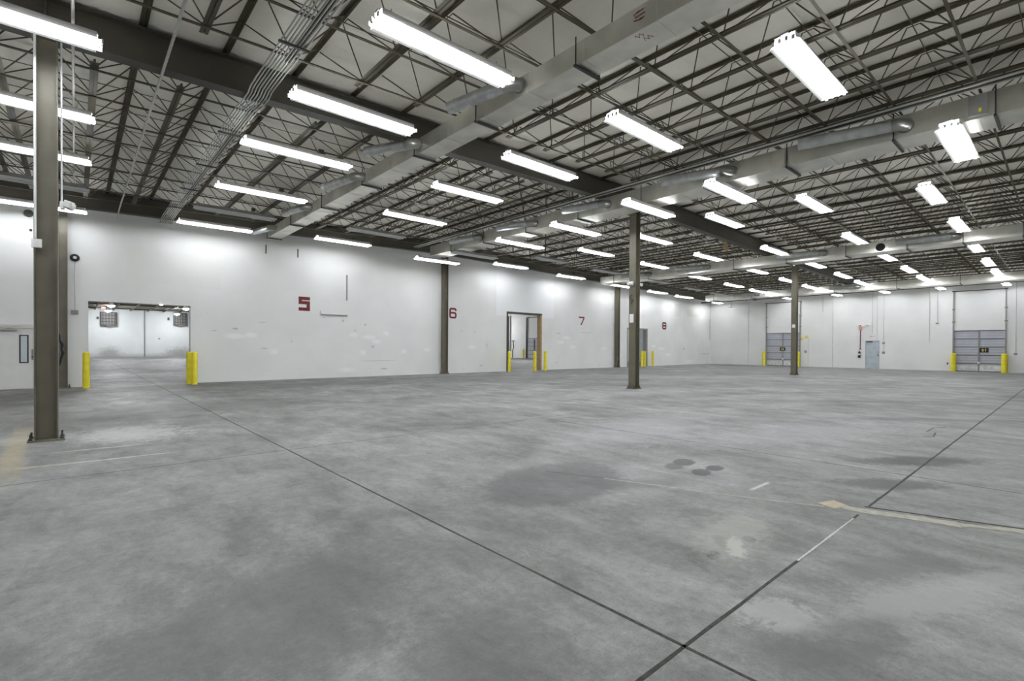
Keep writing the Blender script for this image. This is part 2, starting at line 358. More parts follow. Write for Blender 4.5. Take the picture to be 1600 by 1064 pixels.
# ------------------------------------------------------------------ setting
struct(MB().box(X0-.3, XB+.3, Y0-.3, 80, -.25, 0).build('floor', M['floor']), 'worn grey concrete warehouse floor with stains and joints')
fl = bpy.data.objects['floor']
def strip(name, pts, w, m, label=None, h=.0015, jag=.28):
    """thin sealant strip lying in the floor surface, edges a little uneven"""
    b = MB(); P = [Vector((p[0], p[1], 0)) for p in pts]; vs = []
    q = []
    for a, c in zip(P, P[1:]):
        n = max(1, int((c-a).length/.12)) if (c-a).length < 14 else int((c-a).length/.3)
        q += [a + (c-a)*i/n for i in range(n)]
    q.append(P[-1])
    for i, p in enumerate(q):
        d = (q[min(i+1,len(q)-1)] - q[max(i-1,0)]).normalized(); s = Vector((-d.y, d.x, 0))
        j1 = w/2*(1+random.uniform(-jag, jag)); j2 = w/2*(1+random.uniform(-jag, jag))
        for t, z in ((-j1, 0.0002), (-j1, h), (j2, h), (j2, .0002)): vs.append(p + s*t + Vector((0,0,z)))
    fs = []
    for i in range(len(q)-1):
        a = i*4; c = a+4
        for k in range(3): fs.append((a+k, c+k, c+k+1, a+k+1))
    b.add(vs, fs); o = b.build(name, m, fl)
    if label: o['label'] = label
strip('expansion_joint', [(X0, 1.245), (3.72, 1.245)], .020, M['joint'], 'dark sealed joint along the hall')
strip('expansion_joint', [(3.72, 1.245), (5.02, 1.245)], .013, M['chalk'], 'chalky white stretch of the joint')
strip('expansion_joint', [(5.02, 1.245), (5.17, 1.245)], .024, M['joint'])
strip('expansion_joint', [(5.5, 1.245), (XB, 1.245)], .022, M['joint'])
strip('expansion_joint', [(2.23, Y0), (2.23, 70)], .019, M['joint'], 'dark sealed joint across the hall')
strip('saw_cut', [(X0, 7.27), (8.3, 7.27)], .012, M['jointthin'])
strip('saw_cut', [(7.2, Y0), (7.2, 8.0)], .014, M['jointthin'])
strip('saw_cut', [(4.15, 4.1), (4.42, 3.45)], .012, M['jointthin'])
strip('filled_crack', [(4.42, 3.45), (4.89, 2.2), (5.19, 1.52)], .024, M['filler'], 'cream filler line in the floor')
strip('filled_crack', [(5.36, 1.56), (5.30, 1.40)], .20, M['tanfill'], 'tan patch of floor filler', .002, .3)
strip('filled_crack', [(5.30, 1.40), (5.36, 1.1), (5.52, .62)], .15, M['filler'], None, .0022, .3)
strip('filled_crack', [(5.52, .62), (5.70, .25), (6.1, -1.)], .09, M['filler'], None, .0022, .2)
strip('expansion_joint', [(5.47, 1.27), (5.62, .78), (5.79, .27), (6.2, -1.)], .024, M['joint'], None, .003)
b = MB()
strip('floor_scar', [(10.63, 1.66), (10.77, 1.55), (11.32, 1.60)], .025, M['jointthin'])
strip('floor_scar', [(11.25, 1.72), (11.92, 1.72), (12.25, 1.59)], .02, M['jointthin'])

def wall_boxes(name, along, lo, hi, t0, t1, H, holes, m):
    """wall running along x or y with rectangular openings [(a0,a1,z0,z1)]"""
    b = MB(); cuts = sorted(holes); p = lo
    def bx(a0, a1, z0, z1):
        if a1-a0 < 1e-4 or z1-z0 < 1e-4: return
        b.box(a0, a1, t0, t1, z0, z1) if along == 'x' else b.box(t0, t1, a0, a1, z0, z1)
    for a0, a1, z0, z1 in cuts:
        bx(p, a0, 0, H); bx(a0, a1, z1, H); bx(a0, a1, 0, z0); p = a1
    bx(p, hi, 0, H)
    return struct(b.build(name, m))
HW = 7.05
OP1 = (.32, 3.36, 0, 3.0); OP2 = (19.5, 22.5, 0, 3.61); OP3 = (31.66, 34.42, 0, 3.0); DL = (-1.98, -.98, 0, 2.03)
wall_boxes('wall_left', 'x', X0, XB, YW, YW+.3, HW, [DL, OP1, OP2, OP3], M['wall'])['label'] = 'long white block wall painted with bay numbers'
DD1 = (14.93, 17.58, 0, 2.78); DD2 = (2.93, 5.46, 0, 2.74); PD = (9.57, 10.45, 0, 2.1)
wall_boxes('wall_back', 'y', Y0, 79, XB, XB+.3, HW, [DD1, DD2, PD], M['wall2'])['label'] = 'white end wall with the dock doors'
wall_boxes('wall_front', 'x', X0, XB, Y0-.3, Y0, HW, [], M['wall2'])
wall_boxes('wall_right', 'y', Y0, 79, X0-.3, X0, HW, [], M['wall2'])
wall_boxes('wall_far', 'x', X0, XB, 78.9, 79.2, HW, [], M['wall3'])
# unseen opaque backing added outside the door openings, so no daylight enters
for nm, y0, y1 in (('unseen_backing', 14.7, 17.8), ('unseen_backing', 2.7, 5.7), ('unseen_backing', 9.4, 10.6)):
    struct(MB().box(XB+.3, XB+.36, y0, y1, 0, 3).build(nm, M['dark']))
struct(MB().box(-2.2, -.8, YW+.3, YW+.36, 0, 2.3).build('unseen_backing', M['wall2']))

# roof deck with insulation that sags a little between the joists
JT = [.86 + 1.22*k for k in range(-11, 36)]
b = MB(); xs = [X0-.3]
for a in JT:
    xs += [a - .61, a - .30, a - .10, a, a + .10, a + .30]
xs = sorted(set(round(x, 3) for x in xs if X0-.3 < x < XB)) + [XB]
ys = [Y0-.3 + i*(YW+.3-Y0)/30 for i in range(31)]
def sag(x): 
    d = min(abs(x-a) for a in JT); return .0 if d < .02 else .055*min(1, max(0, (d-.05)/.25))**.5
vs = [(x, y, B(x)+.715-sag(x)) for y in ys for x in xs]; n = len(xs); fs = []
for j in range(30):
    for i in range(n-1): fs.append((j*n+i, j*n+i+1, (j+1)*n+i+1, (j+1)*n+i))
b.add(vs, fs)
b.add([(X0-.3, Y0-.3, 7.4), (XB+.3, Y0-.3, 7.4), (XB+.3, YW+.3, 7.4), (X0-.3, YW+.3, 7.4)], [(0,1,2,3)])
struct(b.build('ceiling', M['roof'], smooth=True), 'off-white insulation under the roof deck')
struct(MB().box(X0-.3, XB+.3, YW+.3, 79.2, 6.0, 6.15).build('ceiling_adjoining', M['roof2']), 'roof of the adjoining room')

# ------------------------------------------------------------------ columns and girders
def I_prof(w, h, tf, tw):
    return [(-w/2,0),(w/2,0),(w/2,tf),(tw/2,tf),(tw/2,h-tf),(w/2,h-tf),(w/2,h),(-w/2,h),(-w/2,h-tf),(-tw/2,h-tf),(-tw/2,tf),(-w/2,tf)]
def column(label, x, y, ht, group, w=.27, plate=True):
    ht -= .006
    t = thing('steel_column', label, 'column', (x, y, 0), 0, group)
    s = MB(); z0 = .026; pts = [(-w/2,-w/2),(-w/2+.016,-w/2),(-w/2+.016,-.007),(w/2-.016,-.007),(w/2-.016,-w/2),(w/2,-w/2),(w/2,w/2),(w/2-.016,w/2),(w/2-.016,.007),(-w/2+.016,.007),(-w/2+.016,w/2),(-w/2,w/2)]
    n = 12; s.add([(a, c, z0) for a, c in pts] + [(a, c, ht-.02) for a, c in pts], [tuple(reversed(range(n))), tuple(range(n, 2*n))] + [(k, (k+1) % n, n+(k+1) % n, n+k) for k in range(n)])
    s.build('column_shaft', M['steel'], t)
    MB().box(-.16, .16, -.16, .16, ht-.02, ht-.002).build('cap_plate', M['steel'], t)
    if plate:
        MB().box(-.21, .21, -.19, .19, .001, .026).build('base_plate', M['steel'], t, bevel=.004)
        for sx in (-1, 1):
            for sy in (-1, 1):
                MB().lathe([(.026,0),(.026,.022),(.013,.023),(.013,.085),(.010,.09)], (sx*.175, sy*.13, .026), 8).build('anchor_bolt', M['dark'], t)
    return t
CG = None
c1 = column('bronze steel column nearest the camera, with white conduit on its edge', COLX[0], GY, B(COLX[0]), CG)
c2 = column('free-standing bronze steel column in the middle, with twin lamps and a pinned paper', COLX[1], GY, B(COLX[1]), CG)
c3 = column('free-standing bronze steel column in front of the left dock door', COLX[2], GY, B(COLX[2]), CG)
YC = YW - .215
for x, lb in ((COLX[0], 'bronze wall column between the cream door and the wide opening'), (COLX[1], 'bronze wall column left of the red number 6'), (COLX[2], 'bronze wall column right of the red number 7')):
    column(lb, x, YC, B(x), CG, .27)
def girder(label, y, x0, x1):
    t = thing('roof_girder', label, 'girder', (0, 0, 0))
    MB().extrude(I_prof(.27, .60, .02, .012), 'x', [(x, y, B(x)) for x in (x0, RX, x1)]).build('girder_beam', M['girder'], t)
    for x in COLX:
        for s in (-1, 1):
            MB().box(x-.008, x+.008, min(y+s*.0062, y+s*.13), max(y+s*.0062, y+s*.13), B(x)+.021, B(x)+.578).build('stiffener_plate', M['girder'], t)
    return t
girder('deep dark steel girder carried by the free-standing columns', GY, X0+.05, XB-.05)
girder('deep dark steel girder along the top of the numbered wall', YC, X0+.05, XB-.05)

# ------------------------------------------------------------------ roof joists
W2 = .058
chord = [(-W2,0),(-.008,0),(-.008,.018),(.008,.018),(.008,0),(W2,0),(W2,.007),(.015,.007),(.015,.055),(-.015,.055),(-.015,.007),(-W2,.007)]
topch = [(-W2,.06),(-W2,.052),(-.015,.052),(-.015,.0),(-.006,0),(-.006,.04),(.006,.04),(.006,0),(.015,0),(.015,.052),(W2,.052),(W2,.06)]
ZB, ZT = .065, .622
def zigzag(xb, xt, yb, zb, zt):
    pts = []
    for i, y in enumerate(yb):
        if i == 0: pts.append((xt, y-.61+.09, zt))
        pts += [(xb, y-.05, zb), (xb, y+.05, zb), (xt, y+.61-.09, zt)]
        if i < len(yb)-1: pts.append((xt, y+.61+.09, zt))
    return pts
def joist(bay, k, x, y0, y1, yb, label):
    t = thing('roof_joist', label, 'joist', (0, 0, 0))
    z = B(x); xb = x - .61
    zb = B(xb) + ZB
    MB().extrude(topch, 'y', [(y0, x, z+ZT), (y1, x, z+ZT)]).build('top_chord', M['joist'], t)
    MB().extrude(chord, 'y', [(yb[0]-.25, xb, zb), (yb[-1]+.25, xb, zb)]).build('bottom_chord', M['joist'], t)
    MB().tube(zigzag(xb+.03, x-.03, yb, zb+.03, z+ZT-.004), .0115, 5, True).build('web_rod', M['joist'], t)
    if k > 0:
        xp = x - 1.22
        MB().tube(zigzag(xb-.03, xp+.03, yb, zb+.03, B(xp)+ZT-.022), .0115, 5, True).build('web_rod', M['joist'], t)
NB = [8.57 - 1.22*i for i in range(8, -1, -1)]        # bottom panel points, near bay
FB = [11.13 + 1.22*i for i in range(9)]               # far bay
js = [(k, .86 + 1.22*k) for k in range(-4, 36)]
left_n = len([1 for k, x in js if x < COLX[0]])
for i, (k, x) in enumerate(js):
    for bay, y0, y1, yb, tx in (('near', -1.75, GY-.005, NB, 'over the open floor'), ('far', GY+.005, YC+.12, FB, 'by the numbered wall')):
        if x < COLX[0]: w = f'{nth(left_n - i)} one left of the nearest column line'
        else: w = f'{nth(i - left_n + 1)} one right of the nearest column line'
        joist(bay, i, x, y0, y1, yb, f'open-web roof joist {tx}, {w}')
# bracing bars that tie the bottom panel points together, running the length of the hall
def slope_bar(name, prof, y, x0, x1, dz, label, cat, group=None, m='joist'):
    o = MB().extrude(prof, 'x', [(x, y, B(x)+dz) for x in (x0, RX, x1)]).build(name, M[m]); return tag(o, label, cat, group, 'thing')
br = [(-.022,0),(.022,0),(.022,.006),(.004,.006),(.004,.032),(-.004,.032),(-.004,.006),(-.022,.006)]
for i, y in enumerate(reversed(NB)):
    if y > -.6: slope_bar('bracing_bar', br, y, X0+.1, XB-.1, ZB-.034, f'long roof bracing bar over the open floor, {nth(i+1)} from the free-standing columns', 'bracing bar')
for i, y in enumerate(FB):
    slope_bar('bracing_bar', br, y, X0+.1, XB-.1, ZB-.034, f'long roof bracing bar by the numbered wall, {nth(i+1)} from the free-standing columns', 'bracing bar')
rod = [(-.007,0),(.007,0),(.007,.012),(-.007,.012)]
for i, y in enumerate([v + .61 for v in reversed(NB) if -.6 < v < 8]):
    slope_bar('tie_rod', rod, y, X0+.1, XB-.1, ZT-.052, f'thin rod under the roof over the open floor, {nth(i+1)} from the free-standing columns', 'rod')
for i, y in enumerate([v + .61 for v in FB[:-1]]):
    slope_bar('tie_rod', rod, y, X0+.1, XB-.1, ZT-.052, f'thin rod under the roof by the numbered wall, {nth(i+1)} from the free-standing columns', 'rod')

# ------------------------------------------------------------------ strip lights
def make_fixture(lit):
    t = thing('strip_light', '', 'light')
    hl = 1.22
    h = MB()
    hr = hl - .065
    wing = [(-hr,-.215,.0),(hr,-.215,.0),(-hr,-.078,.088),(hr,-.078,.088),(-hr,.078,.088),(hr,.078,.088),(-hr,.215,.0),(hr,.215,.0)]
    h.add(wing, [(0,1,3,2),(2,3,5,4),(4,5,7,6)]); h.build('reflector_wing', M['reflector'], t)
    for sx in (-1, 1):
        e = MB(); x0 = sx*(hr+.002)
        e.add([(x0,-.215,.0),(x0,-.078,.088),(x0,.078,.088),(x0,.215,.0)], [(0,1,2,3)]); e.build('end_plate', M['whitemet'], t)
    MB().extrude([(-.150,.050),(-.147,.050),(-.142,.137),(.142,.137),(.147,.050),(.150,.050),(.145,.140),(-.145,.140)], 'x', [(-hr, 0, 0), (hr, 0, 0)]).build('ballast_housing', M['greymet'], t)
    MB().box(-hl+.05, hl-.05, -.05, .05, .141, .17).build('ballast_cover', M['greymet'], t)
    for y in (-.138, -.047, .047, .138):
        z = .024 if abs(y) > .1 else .040
        MB().tube([(-hl+.02, y, z), (hl-.02, y, z)], .019, 8).build('lamp_tube', M['tube' if lit else 'off'], t, smooth=True)
        for s in (-1, 1):
            MB().box(s*hl-.018 if s > 0 else -hl-.004, hl+.004 if s > 0 else -hl+.018, y-.018, y+.018, z-.026, z+.032).build('lamp_socket', M['whitepl'], t)
    return t
def hangers(t, gap, xs=(-.95, .95)):
    for x in xs:
        MB().tube([(x, -.05, .172), (x, 0, .172+min(.16, gap*.6)), (x, .05, .172)], .0035, 4).build('hanger_wire', M['dark'], t)
        if gap > .2: MB().tube([(x, 0, .172+min(.16, gap*.6)), (x, 0, .172+gap)], .004, 4).build('hanger_chain', M['dark'], t)
lit0 = make_fixture(True); off0 = make_fixture(False); used = {True: False, False: False}
ROWS = [21.3, 18.3, 15.4, 11.95, 9.0, 5.95, 2.85]
COLS = [-.92, 4.08, 9.0, 13.3, 18.75, 23.85, 29.0, 33.7, 37.6, 42.9]
meas = {(0,4):(-.92,9.36),(0,3):(-.92,12.57),(0,2):(-.92,15.57),(0,1):(-.92,18.41),(0,0):(-.92,21.5),
        (1,0):(3.95,21.26),(1,3):(3.92,11.96),(1,4):(4.05,9.12),(1,1):(4.08,18.68),(1,2):(4.13,15.73),(1,5):(4.25,6.33),
        (2,3):(8.75,11.92),(2,0):(8.78,21.1),(2,4):(8.85,8.96),(2,6):(9.05,2.89),(2,5):(9.09,6.06),(2,2):(9.1,15.54),(2,1):(9.11,18.59),
        (4,4):(17.7,8.43),(4,5):(17.75,5.55),(4,3):(18.44,11.86),(4,0):(18.55,21.18),(4,1):(18.8,18.28),(4,2):(18.92,15.34),(4,6):(19.04,2.84),
        (5,3):(23.5,12.02),(5,1):(23.62,18.34),(5,2):(23.74,15.23),(5,0):(23.74,21.28),(5,5):(23.86,5.98),(5,6):(23.98,2.81),(5,4):(24.08,9.16),
        (3,6):(13.40,1.60),(3,5):(13.15,6.12),(3,4):(12.95,8.50),(3,3):(13.3,11.7),(3,2):(13.5,14.85),(3,1):(13.65,18.05),(3,0):(13.2,20.5)}
colname = ['beside the nearest column', 'left of the front duct', 'between the front two ducts', 'under the second duct', 'right of the second duct', 'left of the third duct',
           'right of the third duct', 'left of the duct by the dock doors', 'under the duct by the dock doors', 'against the dock wall']
rowname = ['closest to the numbered wall', 'second from the numbered wall', 'third from the numbered wall', 'fourth from the numbered wall', 'fifth from the numbered wall', 'sixth from the numbered wall', 'seventh from the numbered wall']
FIX = []
for ci in range(10):
    for ri in range(7):
        if ci <= 1 and ri == 6 or ci == 0 and ri == 5: continue
        x, y = meas.get((ci, ri), (COLS[ci], ROWS[ri]))
        FIX.append((x, y, ri != 1, f"{'lit' if ri != 1 else 'unlit'} strip light {colname[ci]}, {rowname[ri]}", ci))
for x, y in ((-5.9,9.2),(-5.9,15.5),(-5.9,3.),(-.92,6.),(-.92,2.9),(4.1,2.9),(-.92,-.4),(4.1,-.4),(9.05,-.4),(18.8,-.4),(4.1,-3.6),(9.05,-3.6),(23.9,-.4),(29,-.4)):
    FIX.append((x, y, True, 'lit strip light outside the photograph, behind or beside the camera', -1))  # unseen fittings added to brighten the floor near the camera
for x, y, lit, lb, ci in FIX:
    src = lit0 if lit else off0
    t = src if not used[lit] else copy_tree(src)
    used[lit] = True
    if t is src: src_kids = list(t.children)
    z = B(x) - .33
    if ci == 3: z = 5.58
    t.location = (x, y, z); t['label'] = lb; t['group'] = 'strip lights under the roof' if ci >= 0 else 'unseen strip lights added for the near floor'
    t['_z'] = z
for o in list(C.objects):
    if o.get('category') == 'light':
        z = o.location.z; x = o.location.x
        hangers(o, max(.02, B(x)+.03 - z - .177) if z > 5.7 else .08)
        del o['_z']
# cable boxes and looped cords above the nearer lights
k = 0
for x, y, lit, lb, ci in FIX:
    if ci in (1, 2, 0, 4, 5) and y > 2:
        z = B(x)+.005; xx = x + .55
        t = thing('junction_box', 'junction box above the strip light ' + lb.split('light ')[1].replace('numbered wall', 'wall'), 'junction box', (xx, y+.16, z-.09), 0, 'boxes feeding the strip lights')
        MB().box(-.06, .06, -.05, .05, 0, .10).build('box_body', M['dark'], t, bevel=.006)
        MB().tube([(.05+.09*math.cos(a)-.0, .06, .0+.09*math.sin(a)-.02) for a in [i*2*PI/14 for i in range(14)]], .008, 5, closed=True).build('cord_loop', M['black'], t)
        MB().tube([(.06, 0, .05), (.14, .03, .02), (.12, -.04, -.08)], .007, 5).build('cord_tail', M['black'], t)

# ------------------------------------------------------------------ ducts
def duct(label, xl, xr, zb, zt, y0, y1, hang, branches, seam=1.25, mname='duct'):
    t = thing('air_duct', label, 'duct')
    xl = float(xl)
    d = MB().box(xl, xr, y0, y1, zb, zt).build('duct_trunk', M[mname], t)
    y = y0 + .5
    while y < y1 - .2:
        s = MB()
        for a in ((xl-.006, xr+.006, y-.012, y+.012, zb-.006, zb), (xl-.006, xr+.006, y-.012, y+.012, zt, zt+.006), (xl-.006, xl, y-.012, y+.012, zb, zt), (xr, xr+.006, y-.012, y+.012, zb, zt)): s.box(*a)
        s.build('duct_seam', M[mname], t); y += seam
    for y in hang:
        h = MB(); h.box(xl-.06, xr+.06, y-.022, y+.022, zb-.044, zb-.008)
        h.build('trapeze_strut', M['dark'], t)
        for x in (xl-.035, xr+.035): MB().tube([(x, y, zb-.044), (x, y, B(x)+.028)], .012, 6).build('hanger_rod', M['dark'], t)
    for (y, L, dx, z, r, rise) in branches:
        # round take-off: collar, elbow, spiral pipe running back along the trunk
        el = MB(); P = []
        R = .20
        for i in range(8):
            a = i/7*PI/2; P.append((xl - .02 - R*math.sin(a), y + R*(1-math.cos(a)), z))
        P = [(xl+.0, y, z)] + P
        e = el.tube(P, r, 14).build('branch_elbow', M['galv'], t, smooth=True)
        ring = MB().tube([(xl-.03-.0, y, z), (xl-.001, y, z)], r+.02, 14).build('branch_collar', M['galv'], t, smooth=True)
        a = Vector(P[-1]); c = Vector((xl-.22-dx, y+R+L, z+rise))
        n = 7; pts = []; rad = []
        for i in range(n+1):
            p = a + (c-a)*i/n; pts += [p]; rad += [r]
        MB().tube(pts, rad, 14, True).build('branch_pipe', M['pipe'], t, smooth=True)
        for i in (2, 4, 6): 
            p = a + (c-a)*i/7; q = p + (c-a).normalized()*.03
            MB().tube([p, q], r+.006, 14).build('pipe_band', M['pipe'], t, smooth=True)
    return t
d1 = duct('front galvanised air duct running to the numbered wall near the number 5', 5.85, 6.33, 5.84, 6.18, -3., 21.9,
     [2.6, 5.15, 7.7, 10.02, 12.75, 15.7, 18.7, 21.6],
     [(6.45,1.3,.25,6.02,.115,0), (9.85,1.1,.45,6.02,.115,.05), (12.75,1.4,.25,6.02,.115,0), (16.7,1.1,.25,6.02,.115,0), (20.6,1.1,.25,6.02,.115,0)])
d2 = duct('second air duct, passing over the middle free-standing column', 12.85, 13.65, 5.84, 6.30, -3., 20.6,
     [1.02, 2.55, 4.62, 6.7, 8.7, 11.2, 13.8, 16.4, 18.8],
     [(2.35,1.65,.28,6.06,.125,.04), (5.95,1.5,.35,6.06,.125,.03), (9.95,1.3,.3,6.06,.12,.0), (13.3,1.4,.3,6.06,.12,.0), (16.6,1.3,.3,6.06,.12,.0)])
MB().box(12.815, 12.846, 1.12, 1.40, 5.90, 6.28).build('damper_panel', M['greymet'], d2, bevel=.004)['label'] = 'grey control panel on the duct side'
MB().box(12.811, 12.8145, 1.21, 1.25, 5.95, 6.02).build('panel_sticker', M['yellow'], bpy.data.objects['damper_panel'])['label'] = 'small yellow sticker'
d3 = duct('third air duct, passing over the far free-standing column', 26.2, 27.2, 5.68, 6.12, -3., 20.9,
     [1.3, 2.95, 4.7, 6.9, 9.4, 12, 14.6, 17.2, 19.8], [(3.1,1.7,.3,5.93,.13,.0), (7.75,1.7,.3,5.93,.13,0), (13.4,1.5,.3,5.93,.13,0), (17.1,1.5,.3,5.93,.13,0)], 1.5)
d4 = duct('last air duct, running close to the dock wall', 39.05, 40.2, 5.36, 5.80, -3., 20.2,
     [1.5, 4.5, 7.5, 10.95, 13.5, 16.5, 19.5], [(9.55,1.35,.3,5.6,.13,0), (16.0,1.45,.3,5.6,.13,0)], 1.5)

# pipes and conduits under the roof
def run_pipe(name, pts, r, m, label, cat, group=None, n=8):
    return tag(MB().tube(pts, r, n).build(name, M[m], None, smooth=True), label, cat, group, 'thing')
for i, (x, dz, lb) in enumerate(((12.44, -.035, 'left'), (12.54, -.04, 'middle'), (12.64, -.035, 'right'))):
    run_pipe('roof_pipe', [(x, y, B(x)+dz) for y in (-3, 5, 10.1, 10.65, 15, 21.4)], (.025,.03,.025)[i], ('conduit','dark','conduit')[i], f'{lb} of the three pipes running above the second duct', 'pipe')
for i in range(8):
    x = 2.38 + .052*i; z1 = B(x)+.0; z2 = B(x)-.025
    run_pipe('conduit', [(x, -2.5, z1), (x, 9.6, z1), (x, 9.9, z1-.01), (x+.02, 10.15, z2), (x+.02, 10.6, z2), (x, 10.9, z1-.01), (x, 11.2, z1), (x, 21.6, z1), (x, 22.05, z1-.02), (x, 22.2, z2), (x, 22.5, z2-.02), (x, YW-.02, z2-.10)], .013, 'conduit',
             'galvanised conduit in the bundle of eight running under the roof to the numbered wall', 'conduit', 'bundle of eight conduits left of the front duct')
for i, y in enumerate((12.4, 15.0, 17.6, 20.2, 8.1, 5.5)):
    o = MB().box(2.34, 2.80, y-.02, y+.02, B(2.5)-.045, B(2.5)-.0135).build('conduit_strut', M['dark']); tag(o, f"{'dark strut under the conduit bundle, ' + (nth(i+1) + ' one past the girder' if i < 4 else nth(i-3) + ' one before the girder')}", 'strut')
run_pipe('conduit', [(1.13, -2.5, B(1)+.01), (1.13, 9.8, B(1)+.01), (1.12, 10.1, B(1)-.03), (1.12, 10.6, B(1)-.03), (1.13, 10.9, B(1)+.01), (1.14, 21.8, B(1)+.01), (1.14, 22.3, B(1)-.03), (1.14, YW-.03, B(1)-.12)], .022, 'conduit', 'single galvanised conduit left of the conduit bundle', 'conduit')
run_pipe('conduit', [(-.02, -2.5, B(0)+.0), (-.02, 10.0, B(0)-.0), (-.02, 10.2, B(0)-.03), (-.02, 10.6, B(0)-.03), (-.02, 10.9, B(0)), (-.02, 20., B(0))], .02, 'conduit', 'galvanised conduit passing right beside the nearest column', 'conduit')
ev = thing('sprinkler_main', 'long dark pipe hung along the dock wall below the last duct', 'pipe')
MB().tube([(41.4, -6, 5.50), (41.4, 21.8, 5.46)], .06, 10).build('pipe_run', M['dark'], ev, smooth=True)
for y in (2, 5, 8, 11, 14, 17, 20):
    MB().tube([(41.4, y, 5.47), (41.4, y, B(41.4)+.06)], .008, 5).build('pipe_hanger', M['dark'], ev)
    MB().lathe([(.018,-.09),(.03,-.07),(.018,-.05),(.018,0)], (41.4, y+.9, 5.43), 8).build('sprinkler_head', M['dark'], ev)

# ------------------------------------------------------------------ things on the columns
def twin_light(label, loc, rz, sc=.62):
    t = thing('emergency_light', label, 'emergency light', loc, rz); t.scale = (sc, sc, sc)
    MB().box(-.03, .05, -.10, .10, -.10, .08).build('battery_box', M['whitepl'], t, bevel=.01)
    for s in (-1, 1):
        h = MB().box(-.08, .09, -.07, .07, -.08, .08).build('lamp_head', M['whitemet'], t, bevel=.012)
        h.location = (.14, s*.10, .02); h.rotation_euler = (0, .35, s*.6)
        l = MB().lathe([(.055,0),(.05,.02),(.02,.03)], (0,0,0), 12).build('lamp_lens', M['off'], h); l.location = (.085, 0, 0); l.rotation_euler = (0, PI/2, 0)
    return t
xc = COLX[0]
twin_light('white twin-head emergency light on the right side of the nearest column', (xc+.175, GY-.05, 3.60), -.1)
run_pipe('conduit', [(xc+.175, GY-.05, B(xc)-.025), (xc+.175, GY-.05, 3.66)], .012, 'whitemet', 'white conduit dropping to the emergency light on the nearest column', 'conduit')
run_pipe('conduit', [(xc-.115, GY-.18, B(xc)-.01), (xc-.115, GY-.18, 3.03)], .016, 'whitemet', 'white conduit down the left edge of the nearest column', 'conduit')
ob = thing('outlet_box', 'cream outlet box below the white conduit on the nearest column', 'outlet', (xc-.10, GY-.137, 2.96))
MB().box(-.058, .058, -.05, 0, -.065, .065).build('box_body', M['whitepl'], ob, bevel=.006)
MB().box(-.036, .036, -.054, -.0505, -.045, .045).build('cover_plate', M['paper'], ob)
MB().box(-.02, .02, -.057, -.0545, -.02, .02).build('socket_face', M['whitemet'], ob)
twin_light('white twin-head emergency light on the left side of the middle column', (COLX[1]-.165, GY+.0, 3.72), PI)
twin_light('white twin-head emergency light on the right side of the middle column', (COLX[1]+.165, GY-.03, 3.70), -.2)
twin_light('white twin-head emergency light on the far free-standing column', (COLX[2]+.165, GY-.03, 3.45), -.2)
def paper(label, x, y, z, w, h, axis):
    b = MB(); b.box(-.001, .001, -w/2, w/2, -h/2, h/2) if axis == 'x' else b.box(-w/2, w/2, -.001, .001, -h/2, h/2)
    o = b.build('paper_notice', M['paper']); o.location = (x, y, z); return tag(o, label, 'notice', None, 'thing')
paper('white paper notice pinned to the middle column', COLX[1]-.138, GY+.02, 2.50, .17, .30, 'x')
paper('white paper notice pinned to the far free-standing column', COLX[2]-.138, GY, 2.72, .16, .18, 'x')
tag(MB().tube([(COLX[1]-.15, GY+.0+.08*math.sin(a*1.0), 3.25+.09*math.cos(a)) for a in [i*.5 for i in range(8)]] + [(COLX[1]-.15, GY+.02, 3.0)], .012, 6).build('cable_hook', M['black']), 'black curled cable hook on the middle column', 'hook', None, 'thing')
tag(MB().tube([(xc+.150, GY-.10, 1.62), (xc+.155, GY-.10, 1.52), (xc+.185, GY-.10, 1.46), (xc+.175, GY-.10, 1.38), (xc+.192, GY-.10, 1.33), (xc+.165, GY-.10, 1.24), (xc+.152, GY-.10, 1.14)], [.008,.014,.026,.018,.024,.016,.006], 7).build('rubber_scrap', M['black'], None, smooth=True), 'black strip of tape hanging off the side of the nearest column', 'tape', None, 'thing')

# ------------------------------------------------------------------ numbered wall: numerals, marks, fittings
def stroke(pts, w, closed=False):
    """flat mitred stroke in the x-z plane, 3 mm thick"""
    b = MB(); P = [Vector((p[0], p[1])) for p in pts]; n = len(P); L = []; R = []
    for i in range(n):
        a = P[i-1] if (i > 0 or closed) else None; c = P[(i+1) % n] if (i < n-1 or closed) else None
        d1 = (P[i]-a).normalized() if a is not None else None; d2 = (c-P[i]).normalized() if c is not None else None
        if d1 is None: d1 = d2
        if d2 is None: d2 = d1
        n1 = Vector((-d1.y, d1.x)); n2 = Vector((-d2.y, d2.x)); mm = (n1+n2)
        mm = mm.normalized(); k = w/2/max(.4, mm.dot(n1)); L.append(P[i]+mm*k); R.append(P[i]-mm*k)
    vs = []
    for y in (0, -.004):
        vs += [(p.x, y, p.y) for p in L] + [(p.x, y, p.y) for p in R]
    N = 2*n; fs = []
    for i in range(n if closed else n-1):
        j = (i+1) % n
        fs += [(i, j, n+j, n+i), (N+i, N+n+i, N+n+j, N+j), (i, N+i, N+j, j), (n+i, n+j, N+n+j, N+n+i)]
    if not closed: fs += [(0, n, N+n, N), (n-1, N+n-1, N+2*n-1, 2*n-1)]
    b.add(vs, fs); return b
